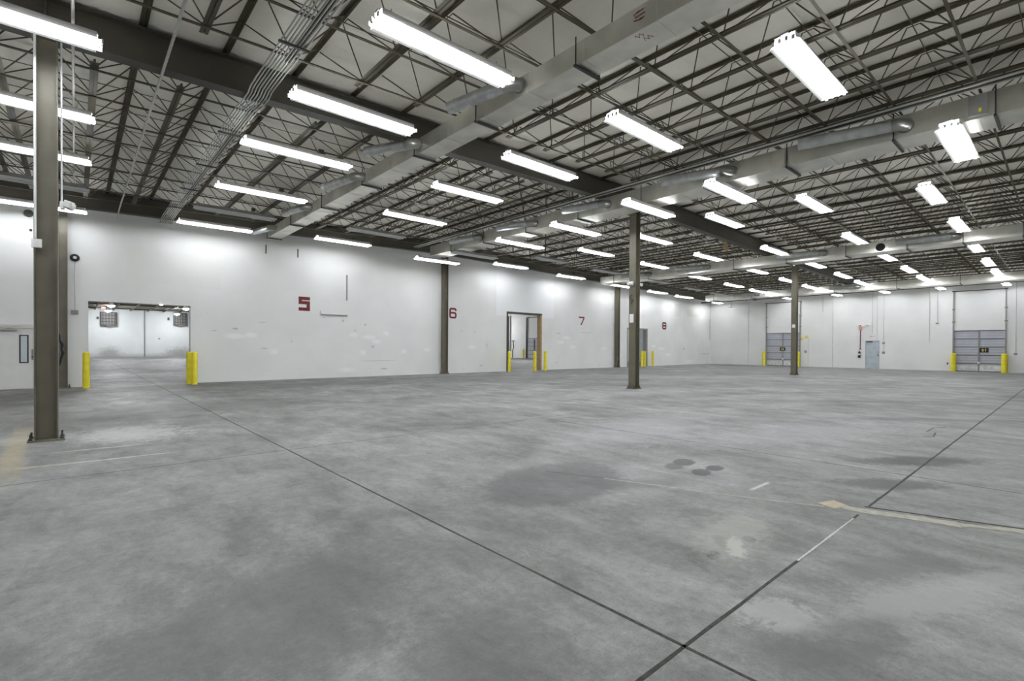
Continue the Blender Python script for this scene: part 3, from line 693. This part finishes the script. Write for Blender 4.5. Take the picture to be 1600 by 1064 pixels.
def numeral(ch, label, x, z, w, h, s):
    t = [x, z]; a = s/2; c = min(w, h)*.22
    if ch == '5': segs = [([(w,h-a),(a,h-a),(a,h*.585),(w-a,h*.585),(w-a,a),(a,a),(a,h*.24)], False)]
    elif ch == '6': segs = [([(w-a,h*.72),(w-a,h-c),(w-c,h-a),(c,h-a),(a,h-c),(a,c),(c,a),(w-c,a),(w-a,c),(w-a,h*.53-c*.7),(w-c,h*.53),(a*1.5,h*.53)], False)]
    elif ch == '7': segs = [([(a,h*.84),(a,h-a),(w-a,h-a),(w-a,h*.82),(w*.38,a*.6)], False)]
    elif ch == '8': segs = [([(c,h-a),(w-c,h-a),(w-a,h-c),(w-a,c),(w-c,a),(c,a),(a,c),(a,h-c)], True), ([(a,h*.5),(w-a,h*.5)], False)]
    b = MB()
    for p, cl in segs:
        q = stroke(p, s, cl); b.add(q.v, q.f)
    o = b.build('painted_number', M['red']); o.location = (x, YW-.0008, z)
    return tag(o, label, 'number', None, 'thing')
numeral('5', 'heavy red block number 5 painted on the white wall', 7.39, 3.02, .49, .62, .145)
numeral('6', 'red stencilled number 6 painted beside the wall column', 15.36, 3.02, .48, .58, .10)
numeral('7', 'red number 7 painted right of the middle opening', 26.08, 2.98, .58, .62, .105)
numeral('8', 'red number 8 painted near the far corner', 36.54, 3.0, .62, .62, .145)
def wallbox(name, label, cat, x0, x1, z0, z1, d, m, bevel=.004):
    return tag(MB().box(x0, x1, YW-d, YW-.0005, z0, z1).build(name, M[m], bevel=bevel), label, cat, None, 'thing')
wallbox('steel_bracket', 'upright dark steel strip fixed to the wall right of the number 5', 'bracket', 9.545, 9.60, 3.6, 4.8, .05, 'greymet')
wallbox('steel_bracket', 'level dark steel strip fixed to the wall below and right of the number 5', 'bracket', 8.38, 9.60, 2.87, 2.92, .05, 'greymet')
wallbox('control_box', 'small grey control box left of the wide opening', 'control box', -.11, .08, 2.50, 2.64, .06, 'greymet')
t = thing('alarm_bell', 'round black alarm bell high beside the wide opening', 'bell', (-.01, YW, 4.43))
o = MB().lathe([(.13,0),(.13,.03),(.10,.06),(.05,.07)], n=20).build('bell_ring', M['black'], t, smooth=True); o.rotation_euler = (PI/2, 0, 0)
o = MB().lathe([(.05,.072),(.04,.085),(.01,.09)], n=14).build('bell_cap', M['whitemet'], t, smooth=True); o.rotation_euler = (PI/2, 0, 0)
t = thing('pipe_sleeve', 'round dark pipe sleeve high on the wall left of the nearest column', 'sleeve', (-1.14, YW, 5.74))
o = MB().lathe([(.12,0),(.12,.05),(.07,.05),(.07,.01)], n=16).build('sleeve_ring', M['dark'], t, smooth=True); o.rotation_euler = (PI/2, 0, 0)
tag(MB().lathe([(.04,0),(.04,.03)], n=12).build('wall_plug', M['black']), 'small black plug in the wall under the pipe sleeve', 'plug', None, 'thing')
o = bpy.data.objects['wall_plug']; o.rotation_euler = (PI/2, 0, 0); o.location = (-1.09, YW, 5.2)
run_pipe('wall_conduit', [(-.01, YW-.012, 4.28), (-.01, YW-.012, 2.65)], .008, 'conduit', 'thin conduit dropping from the alarm bell to the control box', 'conduit')
for i, x in enumerate((6.05, 7.35)):
    wallbox('steel_stub', f"short dark stub on the wall {'under the end of the front duct' if i == 0 else 'just right of the end of the front duct'}", 'stub', x-.02, x+.02, 5.35, 5.72, .05, 'dark')
run_pipe('wall_pipe', [(44.55, YW-.05, 4.2), (44.55, YW-.05, 2.2)], .03, 'conduit', 'upright pipe in the far corner of the hall', 'pipe')
run_pipe('corner_conduit', [(44.60, YW-.06, 6.2), (44.60, YW-.06, 4.25)], .014, 'conduit', 'thin conduit above the upright pipe in the far corner', 'conduit')
run_pipe('wall_rail', [(42.9, YW-.04, .95), (44.5, YW-.04, .95)], .015, 'conduit', 'low rail on the numbered wall in the far corner', 'rail')

# cream personnel door at the left end of the numbered wall
d = struct(MB().box(-1.94, -1.02, YW+.035, YW+.08, .006, 1.985).build('door_1', M['doorcream'], bevel=.003), 'cream door with a narrow window left of the nearest column')
fr = MB(); fr.box(-1.98, -1.94, YW-.02, YW+.1, 0, 2.03); fr.box(-1.02, -.975, YW-.02, YW+.1, 0, 2.03); fr.box(-1.98, -.975, YW-.02, YW+.1, 1.985, 2.03); fr.box(-2.2, -.95, YW-.03, YW-.001, 2.05, 2.11)
fr.build('door_frame', M['framecream'], d)
vp = MB(); vp.box(-1.37, -1.335, YW+.02, YW+.034, .85, 1.77); vp.box(-1.185, -1.15, YW+.02, YW+.034, .85, 1.77); vp.box(-1.335, -1.185, YW+.02, YW+.034, 1.735, 1.77); vp.box(-1.335, -1.185, YW+.02, YW+.034, .85, .885)
wf = vp.build('window_frame', M['black'], d)
MB().box(-1.335, -1.185, YW+.026, YW+.034, .885, 1.735).build('window_pane', M['glass'], wf)
MB().box(-1.085, -1.035, YW+.015, YW+.034, .95, 1.30).build('lock_plate', M['greymet'], d, bevel=.003)
MB().box(-1.08, -1.045, YW-.02, YW+.015, 1.02, 1.08).build('door_handle', M['dark'], d, bevel=.005)
cl = MB().box(-1.82, -1.42, YW-.03, YW+.033, 1.885, 1.945).build('door_closer', M['greymet'], d, bevel=.008)
MB().bar((-1.66, YW-.01, 1.96), (-1.50, YW-.03, 1.97), .02, .012).build('closer_arm', M['greymet'], cl)

# opening trims
def tr(n, b, m, lb): return struct(b.build(n, M[m]), lb)
b = MB(); b.box(.32, .335, YW-.012, YW+.31, 0, 3.0); b.box(3.345, 3.36, YW-.012, YW+.31, 0, 3.0); b.box(.32, 3.36, YW-.012, YW+.31, 2.985, 3.0); tr('trim_1', b, 'whitemet', 'steel edging of the wide opening')
b = MB(); b.box(22.38, 22.5, YW-.015, YW+.32, 0, 3.5); tr('trim_2', b, 'wood', 'bare timber post lining the middle opening')
b = MB(); b.box(19.5, 22.5, YW-.015, YW+.32, 3.5, 3.61); b.box(19.5, 19.62, YW-.01, YW+.32, 0, 3.5); tr('trim_3', b, 'dark', 'dark lintel of the middle opening')
b = MB(); b.box(34.25, 34.42, YW-.015, YW+.32, 0, 2.9); b.box(31.66, 34.42, YW-.015, YW+.32, 2.9, 3.0); b.box(31.66, 31.76, YW-.015, YW+.32, 0, 2.9); tr('trim_4', b, 'greymet', 'grey steel lining of the far opening')

# ------------------------------------------------------------------ bollards
def bollard(label, x, y, r=.095, h=1.22):
    t = thing('safety_bollard', label, 'bollard', (x, y, 0), 0, 'yellow bollards')
    MB().lathe([(r,.001),(r,h-.05)], n=20).build('bollard_sleeve', M['yellow'], t, smooth=True)
    MB().lathe([(r,h-.05),(r*.92,h-.02),(r*.6,h-.003),(r*.2,h)], n=20).build('bollard_cap', M['yellow'], t, smooth=True)
bollard('yellow bollard at the left side of the wide opening', .27, 21.85)
bollard('yellow bollard at the right of the wide opening, closer to the wall', 3.23, 22.12)
bollard('yellow bollard at the right of the wide opening, farther from the wall', 3.34, 21.72)
bollard('yellow bollard at the left side of the middle opening', 19.22, 22.05)
bollard('yellow bollard standing in front of the middle opening', 21.10, 21.85)
bollard('yellow bollard on the wall side right of the middle opening', 22.02, 21.85)
bollard('yellow bollard in the far opening just right of the middle column', 33.07, 22.25)
bollard('yellow bollard in the far opening, second to the right of the middle column', 33.50, 22.3)
bollard('yellow bollard right of the far opening', 34.62, 22.3)
bollard('yellow bollard left of the left dock door', 44.3, 17.62, .12)
bollard('yellow bollard right of the left dock door', 44.3, 14.93, .11)
bollard('yellow bollard left of the right dock door', 44.3, 5.40, .14)
bollard('yellow bollard right of the right dock door', 44.3, 2.95, .15)

# ------------------------------------------------------------------ small things up under the roof
tag(MB().lathe([(.17,0),(.17,.012)], n=18).build('duct_opening', M['black'], d3), 'round black hole in the duct side')
o = bpy.data.objects['duct_opening']; o.rotation_euler = (0, -PI/2, 0); o.location = (26.199, 5.62, 5.88)
def scribble(parent, pts, n):
    MB().tube(pts, .004, 4).build('marker_scrawl', M['red'], parent)['label'] = 'faded red marker scrawl'
for k in range(3):
    scribble(d1, [(5.848, 4.02 + .10*math.sin(i*1.9+k), 6.10 - k*.055 + .018*math.cos(i*2.3)) for i in range(7)], k)
for k in range(2):
    scribble(d1, [(5.95 + .05*math.sin(i*2.1+k) + k*.12, 4.02 - k*.06 + .022*i, 5.838) for i in range(7)], k)
o = MB().tube([(0,0,.0), (.02,0,-.12), (-.02,.02,-.22), (.03,0,-.34), (.0,.02,-.40)], [.02,.08,.11,.12,.05], 7).build('cloth_rag', M['rag'], None, smooth=True)
o.location = (21.8, GY-.02, B(21.8)-.03); tag(o, 'tan rag hanging from the girder right of the middle column', 'rag', None, 'thing')

# ------------------------------------------------------------------ dock wall
def dock_door(n, y0, y1, top, label, rail_top):
    d = struct(MB().box(XB+.05, XB+.09, y0+.03, y1-.03, .01, top-.01).build(n, M['dockgrey']), label)
    N = 5; ph = (top-.02)/N; ym = (y0+y1)/2
    for i in range(N+1):
        z = min(max(.02, i*ph), top-.03)
        MB().box(XB+.022, XB+.049, y0+.03, y1-.03, z-.02, z+.034).build('door_rail', M['dockrib'], d)
    for i in range(N):
        for f in (.36, .68):
            MB().box(XB+.040, XB+.0495, y0+.05, y1-.05, i*ph+f*ph-.012, i*ph+f*ph+.012).build('panel_rib', M['ribgrey'], d)
    MB().box(XB+.035, XB+.0498, y0+.05, y1-.05, .03, ph*.78).build('kick_panel', M['lightgrey'], d)
    MB().box(XB+.010, XB+.034, ym-.04, ym+.04, .04, top-.05).build('center_stile', M['greymet'], d)
    MB().box(XB-.006, XB+.009, ym-.05, ym+.05, .55, .66).build('lift_handle', M['whitemet'], d)
    for y in (y0, y1):
        MB().box(XB-.10, XB-.03, y-.035, y+.035, .01, rail_top).build('door_track', M['greymet'], d)
        for z in (rail_top*.62, rail_top*.78): MB().box(XB-.03, XB-.001, y-.07, y+.07, z-.04, z+.04).build('track_bracket', M['dark'], d)
        MB().lathe([(.09,-.03),(.09,.03)], (0,0,0), 12).build('spring_drum', M['dark'], d).location = (XB-.08, y, rail_top+.03)
    MB().tube([(XB-.08, y0-.05, rail_top+.03), (XB-.08, y1+.05, rail_top+.03)], .025, 8).build('torsion_shaft', M['dark'], d)
    return d
dock_door('door_2', DD1[0], DD1[1], DD1[3], 'grey ribbed dock door behind the far free-standing column', 5.30)
dock_door('door_3', DD2[0], DD2[1], DD2[3], 'grey ribbed dock door nearer the camera', 5.35)
def sign(label, y0, y1, z0, z1, txt):
    t = thing('dock_sign', label, 'sign', (XB+.0, (y0+y1)/2, (z0+z1)/2))
    w = y1-y0; h = z1-z0
    MB().box(.000, .010, -w/2, w/2, -h/2, h/2).build('sign_plate', M['black'], t)
    dh = h*.56; dw = dh*.52; s = dh*.2; a = s/2
    G = {'5': [(dw,dh-a),(a,dh-a),(a,dh*.54),(dw-a,dh*.54),(dw-a,a),(0,a)], '1': [(dw*.25,dh*.8),(dw*.55,dh-a),(dw*.55,0)], '2': [(0,dh-a),(dw-a,dh-a),(dw-a,dh*.54),(a,dh*.54),(a,a),(dw,a)]}
    gap = dw*.55; tot = 2*dw+gap
    for i, ch in enumerate(txt):
        q = stroke(G[ch], s); b = MB()
        off = -tot/2 + i*(dw+gap)
        b.add([(yy-.0005, -(off + xx), zz-dh/2) for xx, yy, zz in q.v], q.f)
        b.build('sign_digit', M['paleyellow'], t)
sign('black sign with yellow 51 on the nearer dock door', 3.72, 4.16, 1.28, 1.58, '51')
sign('black sign with yellow 52 on the farther dock door', 16.06, 16.48, 1.28, 1.57, '52')
# grey personnel door
d = struct(MB().box(XB+.04, XB+.085, PD[0]+.03, PD[1]-.03, .008, 2.07).build('door_4', M['doorgrey'], bevel=.003), 'grey personnel door under the exit sign')
b = MB(); b.box(XB-.015, XB+.1, PD[0], PD[0]+.03, 0, 2.1); b.box(XB-.015, XB+.1, PD[1]-.03, PD[1], 0, 2.1); b.box(XB-.015, XB+.1, PD[0], PD[1], 2.07, 2.1); b.build('door_frame', M['doorgrey'], d)
MB().box(XB-.03, XB+.038, 10.0, 10.36, 1.97, 2.04).build('door_closer', M['dark'], d, bevel=.006)
MB().box(XB-.02, XB+.038, 9.63, 9.70, .98, 1.06).build('door_handle', M['dark'], d, bevel=.006)
MB().lathe([(.03,0),(.03,.03)], n=10).build('door_lock', M['dark'], d).location = (XB+.03, 9.66, 1.22)
def bwall(name, label, cat, y0, y1, z0, z1, d, m): return tag(MB().box(XB-d, XB-.0005, y0, y1, z0, z1).build(name, M[m], bevel=.004), label, cat, None, 'thing')
t = thing('exit_sign', 'white exit sign with red letters over the grey door', 'sign', (XB, 10.0, 2.40))
MB().box(-.05, 0, -.16, .16, -.10, .10).build('sign_housing', M['whitepl'], t, bevel=.005)
def letters(t, txt, h, s, x):
    w = h*.55; a = s/2
    G = {'E': [[(w,h-a),(a,h-a),(a,a),(w,a)], [(a,h/2),(w*.8,h/2)]], 'X': [[(0,0),(w,h)], [(0,h),(w,0)]], 'I': [[(w/2,0),(w/2,h)]], 'T': [[(0,h-a),(w,h-a)], [(w/2,h-a),(w/2,0)]]}
    tot = len(txt)*w*1.35
    for i, ch in enumerate(txt):
        b = MB()
        for p in G[ch]:
            q = stroke(p, s); b.add([(x+yy, tot/2 - (i*w*1.35+xx), zz-h/2) for xx, yy, zz in q.v], q.f)
        b.build('exit_letter', M['redbright'], t)
letters(t, 'EXIT', .11, .018, -.0505)
t = twin_light('white twin-head emergency light above the grey door', (XB-.06, 10.25, 3.28), PI)
t = thing('fire_extinguisher', 'black and red fire extinguisher hung left of the grey door', 'extinguisher', (XB-.10, 10.81, .80))
MB().lathe([(.07,0),(.085,.02),(.085,.34),(.06,.42),(.03,.45)], n=16).build('cylinder_body', M['black'], t, smooth=True)
MB().lathe([(.086,.20),(.086,.32)], n=16).build('label_band', M['paper'], t, smooth=True)
MB().bar((0,-.04,.50), (0,.10,.53), .025).build('valve_handle', M['redbright'], t)
MB().lathe([(.02,.45),(.03,.47),(.02,.50)], n=8).build('valve_neck', M['dark'], t)
MB().tube([(0,-.03,.48), (0,-.11,.40), (0,-.11,.15)], .013, 6).build('hose', M['black'], t)
t = thing('fire_alarm', 'red fire alarm horn on a red pole above the extinguisher', 'alarm', (XB, 10.76, 1.45))
MB().tube([(-.04, 0, .05), (-.04, 0, 1.45)], .026, 8).build('alarm_pole', M['red'], t)
MB().box(-.10, -.001, -.10, .10, 1.45, 1.68).build('alarm_box', M['alarmpale'], t, bevel=.01)
MB().lathe([(.02,0),(.06,.12)], (-.10,0,1.69), 12).build('alarm_horn', M['redbright'], t, smooth=True)
for s in (-1, 1): MB().box(-.08, -.001, s*.18-.05, s*.18+.05, 1.72, 1.84).build('strobe_lens', M['whitepl'], t, bevel=.01)
MB().box(-.07, -.001, -.06, .06, -.02, .05).build('pole_bracket', M['dark'], t)
bwall('switch_box', 'small grey switch box right of the grey door, upper one', 'switch', 9.25, 9.40, 1.84, 1.98, .06, 'greymet')
bwall('switch_box', 'small grey switch box right of the grey door, lower one', 'switch', 9.24, 9.41, 1.12, 1.28, .06, 'greymet')
run_pipe('wall_conduit', [(XB-.015, 9.33, 5.9), (XB-.015, 9.33, 1.2)], .011, 'conduit', 'thin conduit dropping to the switch boxes by the grey door', 'conduit')
for y, z0, z1, lb in ((6.30,3.3,5.9,'conduit hanging left of the nearer dock door, ending in mid-wall'), (6.72,1.9,5.85,'bent conduit farther left of the nearer dock door'), (2.48,1.2,5.9,'conduit right of the nearer dock door'),
                      (10.02,2.6,5.9,'thin conduit dropping to the exit sign'), (9.72,2.1,5.9,'thin conduit dropping to the right corner of the grey door'), (19.1,.05,6.,'wall joint strip left of the farther dock door'),
                      (12.6,.05,6.,'wall joint strip midway between the farther dock door and the grey door'), (13.3,4.4,5.9,'short conduit between the farther dock door and the grey door')):
    run_pipe('wall_conduit', [(XB-.014, y, z1), (XB-.014, y, z0)], .012, 'conduit', lb, 'conduit')
bwall('outlet_plate', 'small outlet plate ending the mid-wall conduit near the nearer dock door', 'outlet', 6.22, 6.39, 3.22, 3.30, .05, 'greymet')
bwall('outlet_plate', 'small outlet plate on the conduit right of the nearer dock door', 'outlet', 2.40, 2.57, 1.15, 1.25, .05, 'greymet')
bwall('outlet_plate', 'small dark outlet low beside the left bollard of the nearer dock door', 'outlet', 5.70, 5.78, .45, .57, .05, 'dark')
t = thing('dock_light', 'yellow swing-arm dock light right of the farther dock door', 'dock light', (XB, 14.70, 2.30))
MB().bar((-.03, .15, -.05), (-.45, -.05, .0), .04).build('inner_arm', M['yellow'], t); MB().bar((-.45, -.05, .0), (-.55, -.38, .10), .04).build('outer_arm', M['yellow'], t)
MB().lathe([(.05,-.10),(.11,-.06),(.10,.08),(.04,.10)], (-.57, -.42, .12), 12).build('lamp_head', M['yellow'], t, smooth=True)
MB().box(-.04, -.001, .08, .22, -.15, .05).build('wall_plate', M['yellow'], t)
bwall('pull_station', 'small grey control box under the yellow dock light', 'control box', 14.45, 14.60, 1.12, 1.32, .06, 'greymet')
run_pipe('wall_conduit', [(XB-.02, 14.30, 2.3), (XB-.02, 14.34, .05)], .010, 'conduit', 'thin cable hanging from the yellow dock light to the floor', 'cable')
t = thing('ceiling_hook', 'dark T-shaped hanger below the roof in the far corner', 'hanger', (43.9, 20.3, 5.1))
MB().tube([(0,0,0.02),(0,0,B(43.9)-5.1+.06)], .02, 6).build('hanger_stem', M['dark'], t); MB().box(-.15, .15, -.18, .18, 0, .03).build('hanger_plate', M['dark'], t)

# ------------------------------------------------------------------ adjoining room seen through the openings
def unit_fan(label, x, y, z, w, h):
    t = thing('unit_heater', label, 'heater', (x, y, z))
    f = MB()
    for a in ((-w/2,w/2,-.5,-.02,h/2-.06,h/2), (-w/2,w/2,-.5,-.02,-h/2,-h/2+.06), (-w/2,-w/2+.06,-.5,-.02,-h/2+.06,h/2-.06), (w/2-.06,w/2,-.5,-.02,-h/2+.06,h/2-.06)): f.box(*a)
    f.build('heater_case', M['dark'], t)
    MB().box(-w/2+.06, w/2-.06, -.10, -.02, -h/2+.06, h/2-.06).build('heater_back', M['greymet'], t)
    for i in range(5):
        xx = -w/2 + .06 + (w-.12)*(i+.5)/5
        MB().box(xx-.03, xx+.03, -.42, -.36, -h/2+.06, h/2-.06).build('louvre_blade', M['dark'], t)
    for i in range(3):
        zz = -h/2 + h*(i+1)/4
        MB().box(-w/2+.06, w/2-.06, -.36, -.32, zz-.03, zz+.03).build('guard_bar', M['dark'], t)
    MB().lathe([(.32,-.05),(.32,.05)], n=18).build('fan_ring', M['whitemet'], t).rotation_euler = (PI/2, 0, 0)
    bpy.data.objects[t.children[-1].name].location = (0, -.2, 0)
    MB().box(-.25, .25, -.4, -.05, -h/2-.15, -h/2-.001).build('drip_tray', M['greymet'], t)
unit_fan('dark framed unit heater on the far wall, left in the wide opening', 3.10, 78.88, 4.70, 1.55, 1.6)
unit_fan('dark framed unit heater on the far wall, right in the wide opening', 10.45, 78.88, 4.93, 1.45, 1.6)
tag(MB().box(1.95, 2.15, 78.7, 78.88, 4.6, 4.9).build('control_box', M['dark'], bevel=.01), 'dark box on the far wall beside the left unit heater', 'control box', None, 'thing')
tag(MB().box(9.1, 9.3, 78.7, 78.88, 4.75, 5.1).build('control_box', M['dark'], bevel=.01), 'dark box on the far wall beside the right unit heater', 'control box', None, 'thing')
tag(MB().box(6.62, 6.72, 78.82, 78.895, 0, 6.2).build('wall_seam', M['greymet']), 'grey seam strip running up the far wall between the unit heaters', 'seam', None, 'thing')
for i, y in enumerate([26, 35, 44, 53, 62, 70, 77.5]):
    tag(MB().box(X0+.1, XB-.1, y-.08, y+.08, 5.86, 5.999).build('roof_beam', M['girder']), f'dark roof beam of the adjoining room, {nth(i+1)} behind the numbered wall', 'beam', None, 'thing')
for i in range(15):
    x = -5.0 + 1.7*i
    tag(MB().box(x-.05, x+.05, 23.2, 78.8, 5.74, 5.859).build('roof_purlin', M['girder']), f'long dark purlin under the adjoining roof, {nth(i+1)} from its left side', 'purlin', None, 'thing')
def bay_lamp(label, x, y, z):
    t = thing('bay_lamp', label, 'lamp', (x, y, z), 0, 'lamps of the adjoining room')
    MB().lathe([(.30,0),(.30,.02),(.18,.22),(.10,.30)], n=18).build('lamp_shade', M['whitemet'], t, smooth=True)
    MB().lathe([(.05,-.17),(.22,-.12),(.28,-.001)], n=18).build('lamp_lens', M['bay'], t, smooth=True)
    MB().tube([(0,0,.30),(0,0,5.998-z)], .012, 5).build('hanger_rod', M['dark'], t)
for x, y, z, lb in ((2.66,63.2,5.36,'left one nearer the numbered wall'), (2.90,75.4,5.50,'left one nearer the far wall'), (9.65,75.2,5.42,'right one nearer the far wall'), (8.85,62.7,5.38,'right one nearer the numbered wall'),
                    (2.3,49,5.4,'fill lamp added mid-room'), (6.1,57,5.4,'fill lamp added mid-room, farther back'), (36.5,39.,5.35,'fill lamp added past the middle opening'), (7.6,40,5.4,'fill lamp added in the near part'), (1.6,30.5,5.4,'fill lamp added just behind the wide opening'), (21.9,30,5.3,'fill lamp added behind the middle opening'), (33,42,5.4,'fill lamp added deep in, opposite the middle opening'), (41.5,52,5.4,'fill lamp added beyond the room dock door'), (36.,33,5.4,'fill lamp added behind the far opening')):  # fill lamps on this line added to brighten the adjoining room
    bay_lamp('bright bay lamp in the adjoining room, ' + lb, x, y, z)
t = thing('exit_sign', 'small red lit exit sign under the roof of the adjoining room', 'sign', (2.30, 70., 5.42))
MB().box(-.18, .18, -.03, .03, 0, .18).build('sign_housing', M['whitepl'], t); MB().box(-.16, .16, -.036, -.031, .02, .16).build('sign_face', M['redglow'], t); MB().tube([(0,0,.18),(0,0,.3)], .01, 5).build('sign_stem', M['dark'], t)
# dock door on the end wall of the adjoining room
d = struct(MB().box(XB-.06, XB-.02, 44.9, 47.6, .01, 2.62).build('door_5', M['dockgrey']), 'grey dock door seen through the middle opening')
for i in range(6): MB().box(XB-.075, XB-.061, 44.9, 47.6, i*.52, i*.52+.05).build('door_rail', M['dockrib'], d)
MB().box(XB-.08, XB-.03, 44.85, 47.65, 5.30, 5.40).build('torsion_shaft', M['dark'], d)
MB().box(XB-.14, XB-.08, 46.2, 46.34, 1.1, 2.5).build('center_stile', M['dark'], d)
for y in (44.82, 47.72): MB().box(XB-.16, XB-.05, y-.11, y+.11, 0, 5.35).build('door_track', M['dark'], d)
bollard('pale yellow bollard by the dock door seen through the middle opening', 44.3, 48.0, .12)
run_pipe('standpipe', [(44.3, 51.2, 5.7), (44.3, 51.2, .9)], .17, 'dark', 'thick dark standpipe seen at the left in the middle opening', 'pipe')
t = thing('wall_hoist', 'dark bent cable stand on the end wall seen through the middle opening', 'stand', (XB, 50.6, 0))
MB().tube([(-.06, 0, .01), (-.06, 0, 1.1), (-.06, -.25, 1.4), (-.06, -.1, 2.3)], .04, 7).build('stand_post', M['dark'], t); MB().bar((-.06, -.4, 2.35), (-.06, .2, 2.35), .06).build('stand_arm', M['dark'], t)
tag(MB().box(XB-.05, XB-.001, 29.0, 31.6, .01, 3.4).build('grey_partition', M['doorgrey']), 'grey wall panel seen through the far opening', 'panel', None, 'thing')

# ------------------------------------------------------------------ world, camera, view
w = bpy.data.worlds.new('World'); S.world = w; w.use_nodes = True
w.node_tree.nodes['Background'].inputs['Color'].default_value = (.9,.95,1,1); w.node_tree.nodes['Background'].inputs['Strength'].default_value = .3

cam = bpy.data.cameras.new('camera'); co = bpy.data.objects.new('camera', cam); C.objects.link(co)
f, yaw, pit, roll, sy = 774.669, .84874, -.0085016, -.0055647, 17.0385
cs, sn = math.cos, math.sin
F = Vector((cs(yaw)*cs(pit), sn(yaw)*cs(pit), sn(pit))); Rt = Vector((sn(yaw), -cs(yaw), 0)); D = F.cross(Rt)
r_ = Rt*cs(roll) + D*sn(roll); d_ = -Rt*sn(roll) + D*cs(roll)
mt = Matrix(((r_.x, -d_.x, -F.x, 0), (r_.y, -d_.y, -F.y, 0), (r_.z, -d_.z, -F.z, 1.456), (0,0,0,1)))
co.matrix_world = mt
cam.sensor_width = 36; cam.lens = f/1600*36; cam.shift_y = sy/1600; cam.clip_start = .05; cam.clip_end = 300
S.camera = co
S.view_settings.view_transform = 'Standard'; S.view_settings.look = 'None'; S.view_settings.gamma = 1; S.view_settings.use_curve_mapping = False
S.view_settings.exposure = 0.55
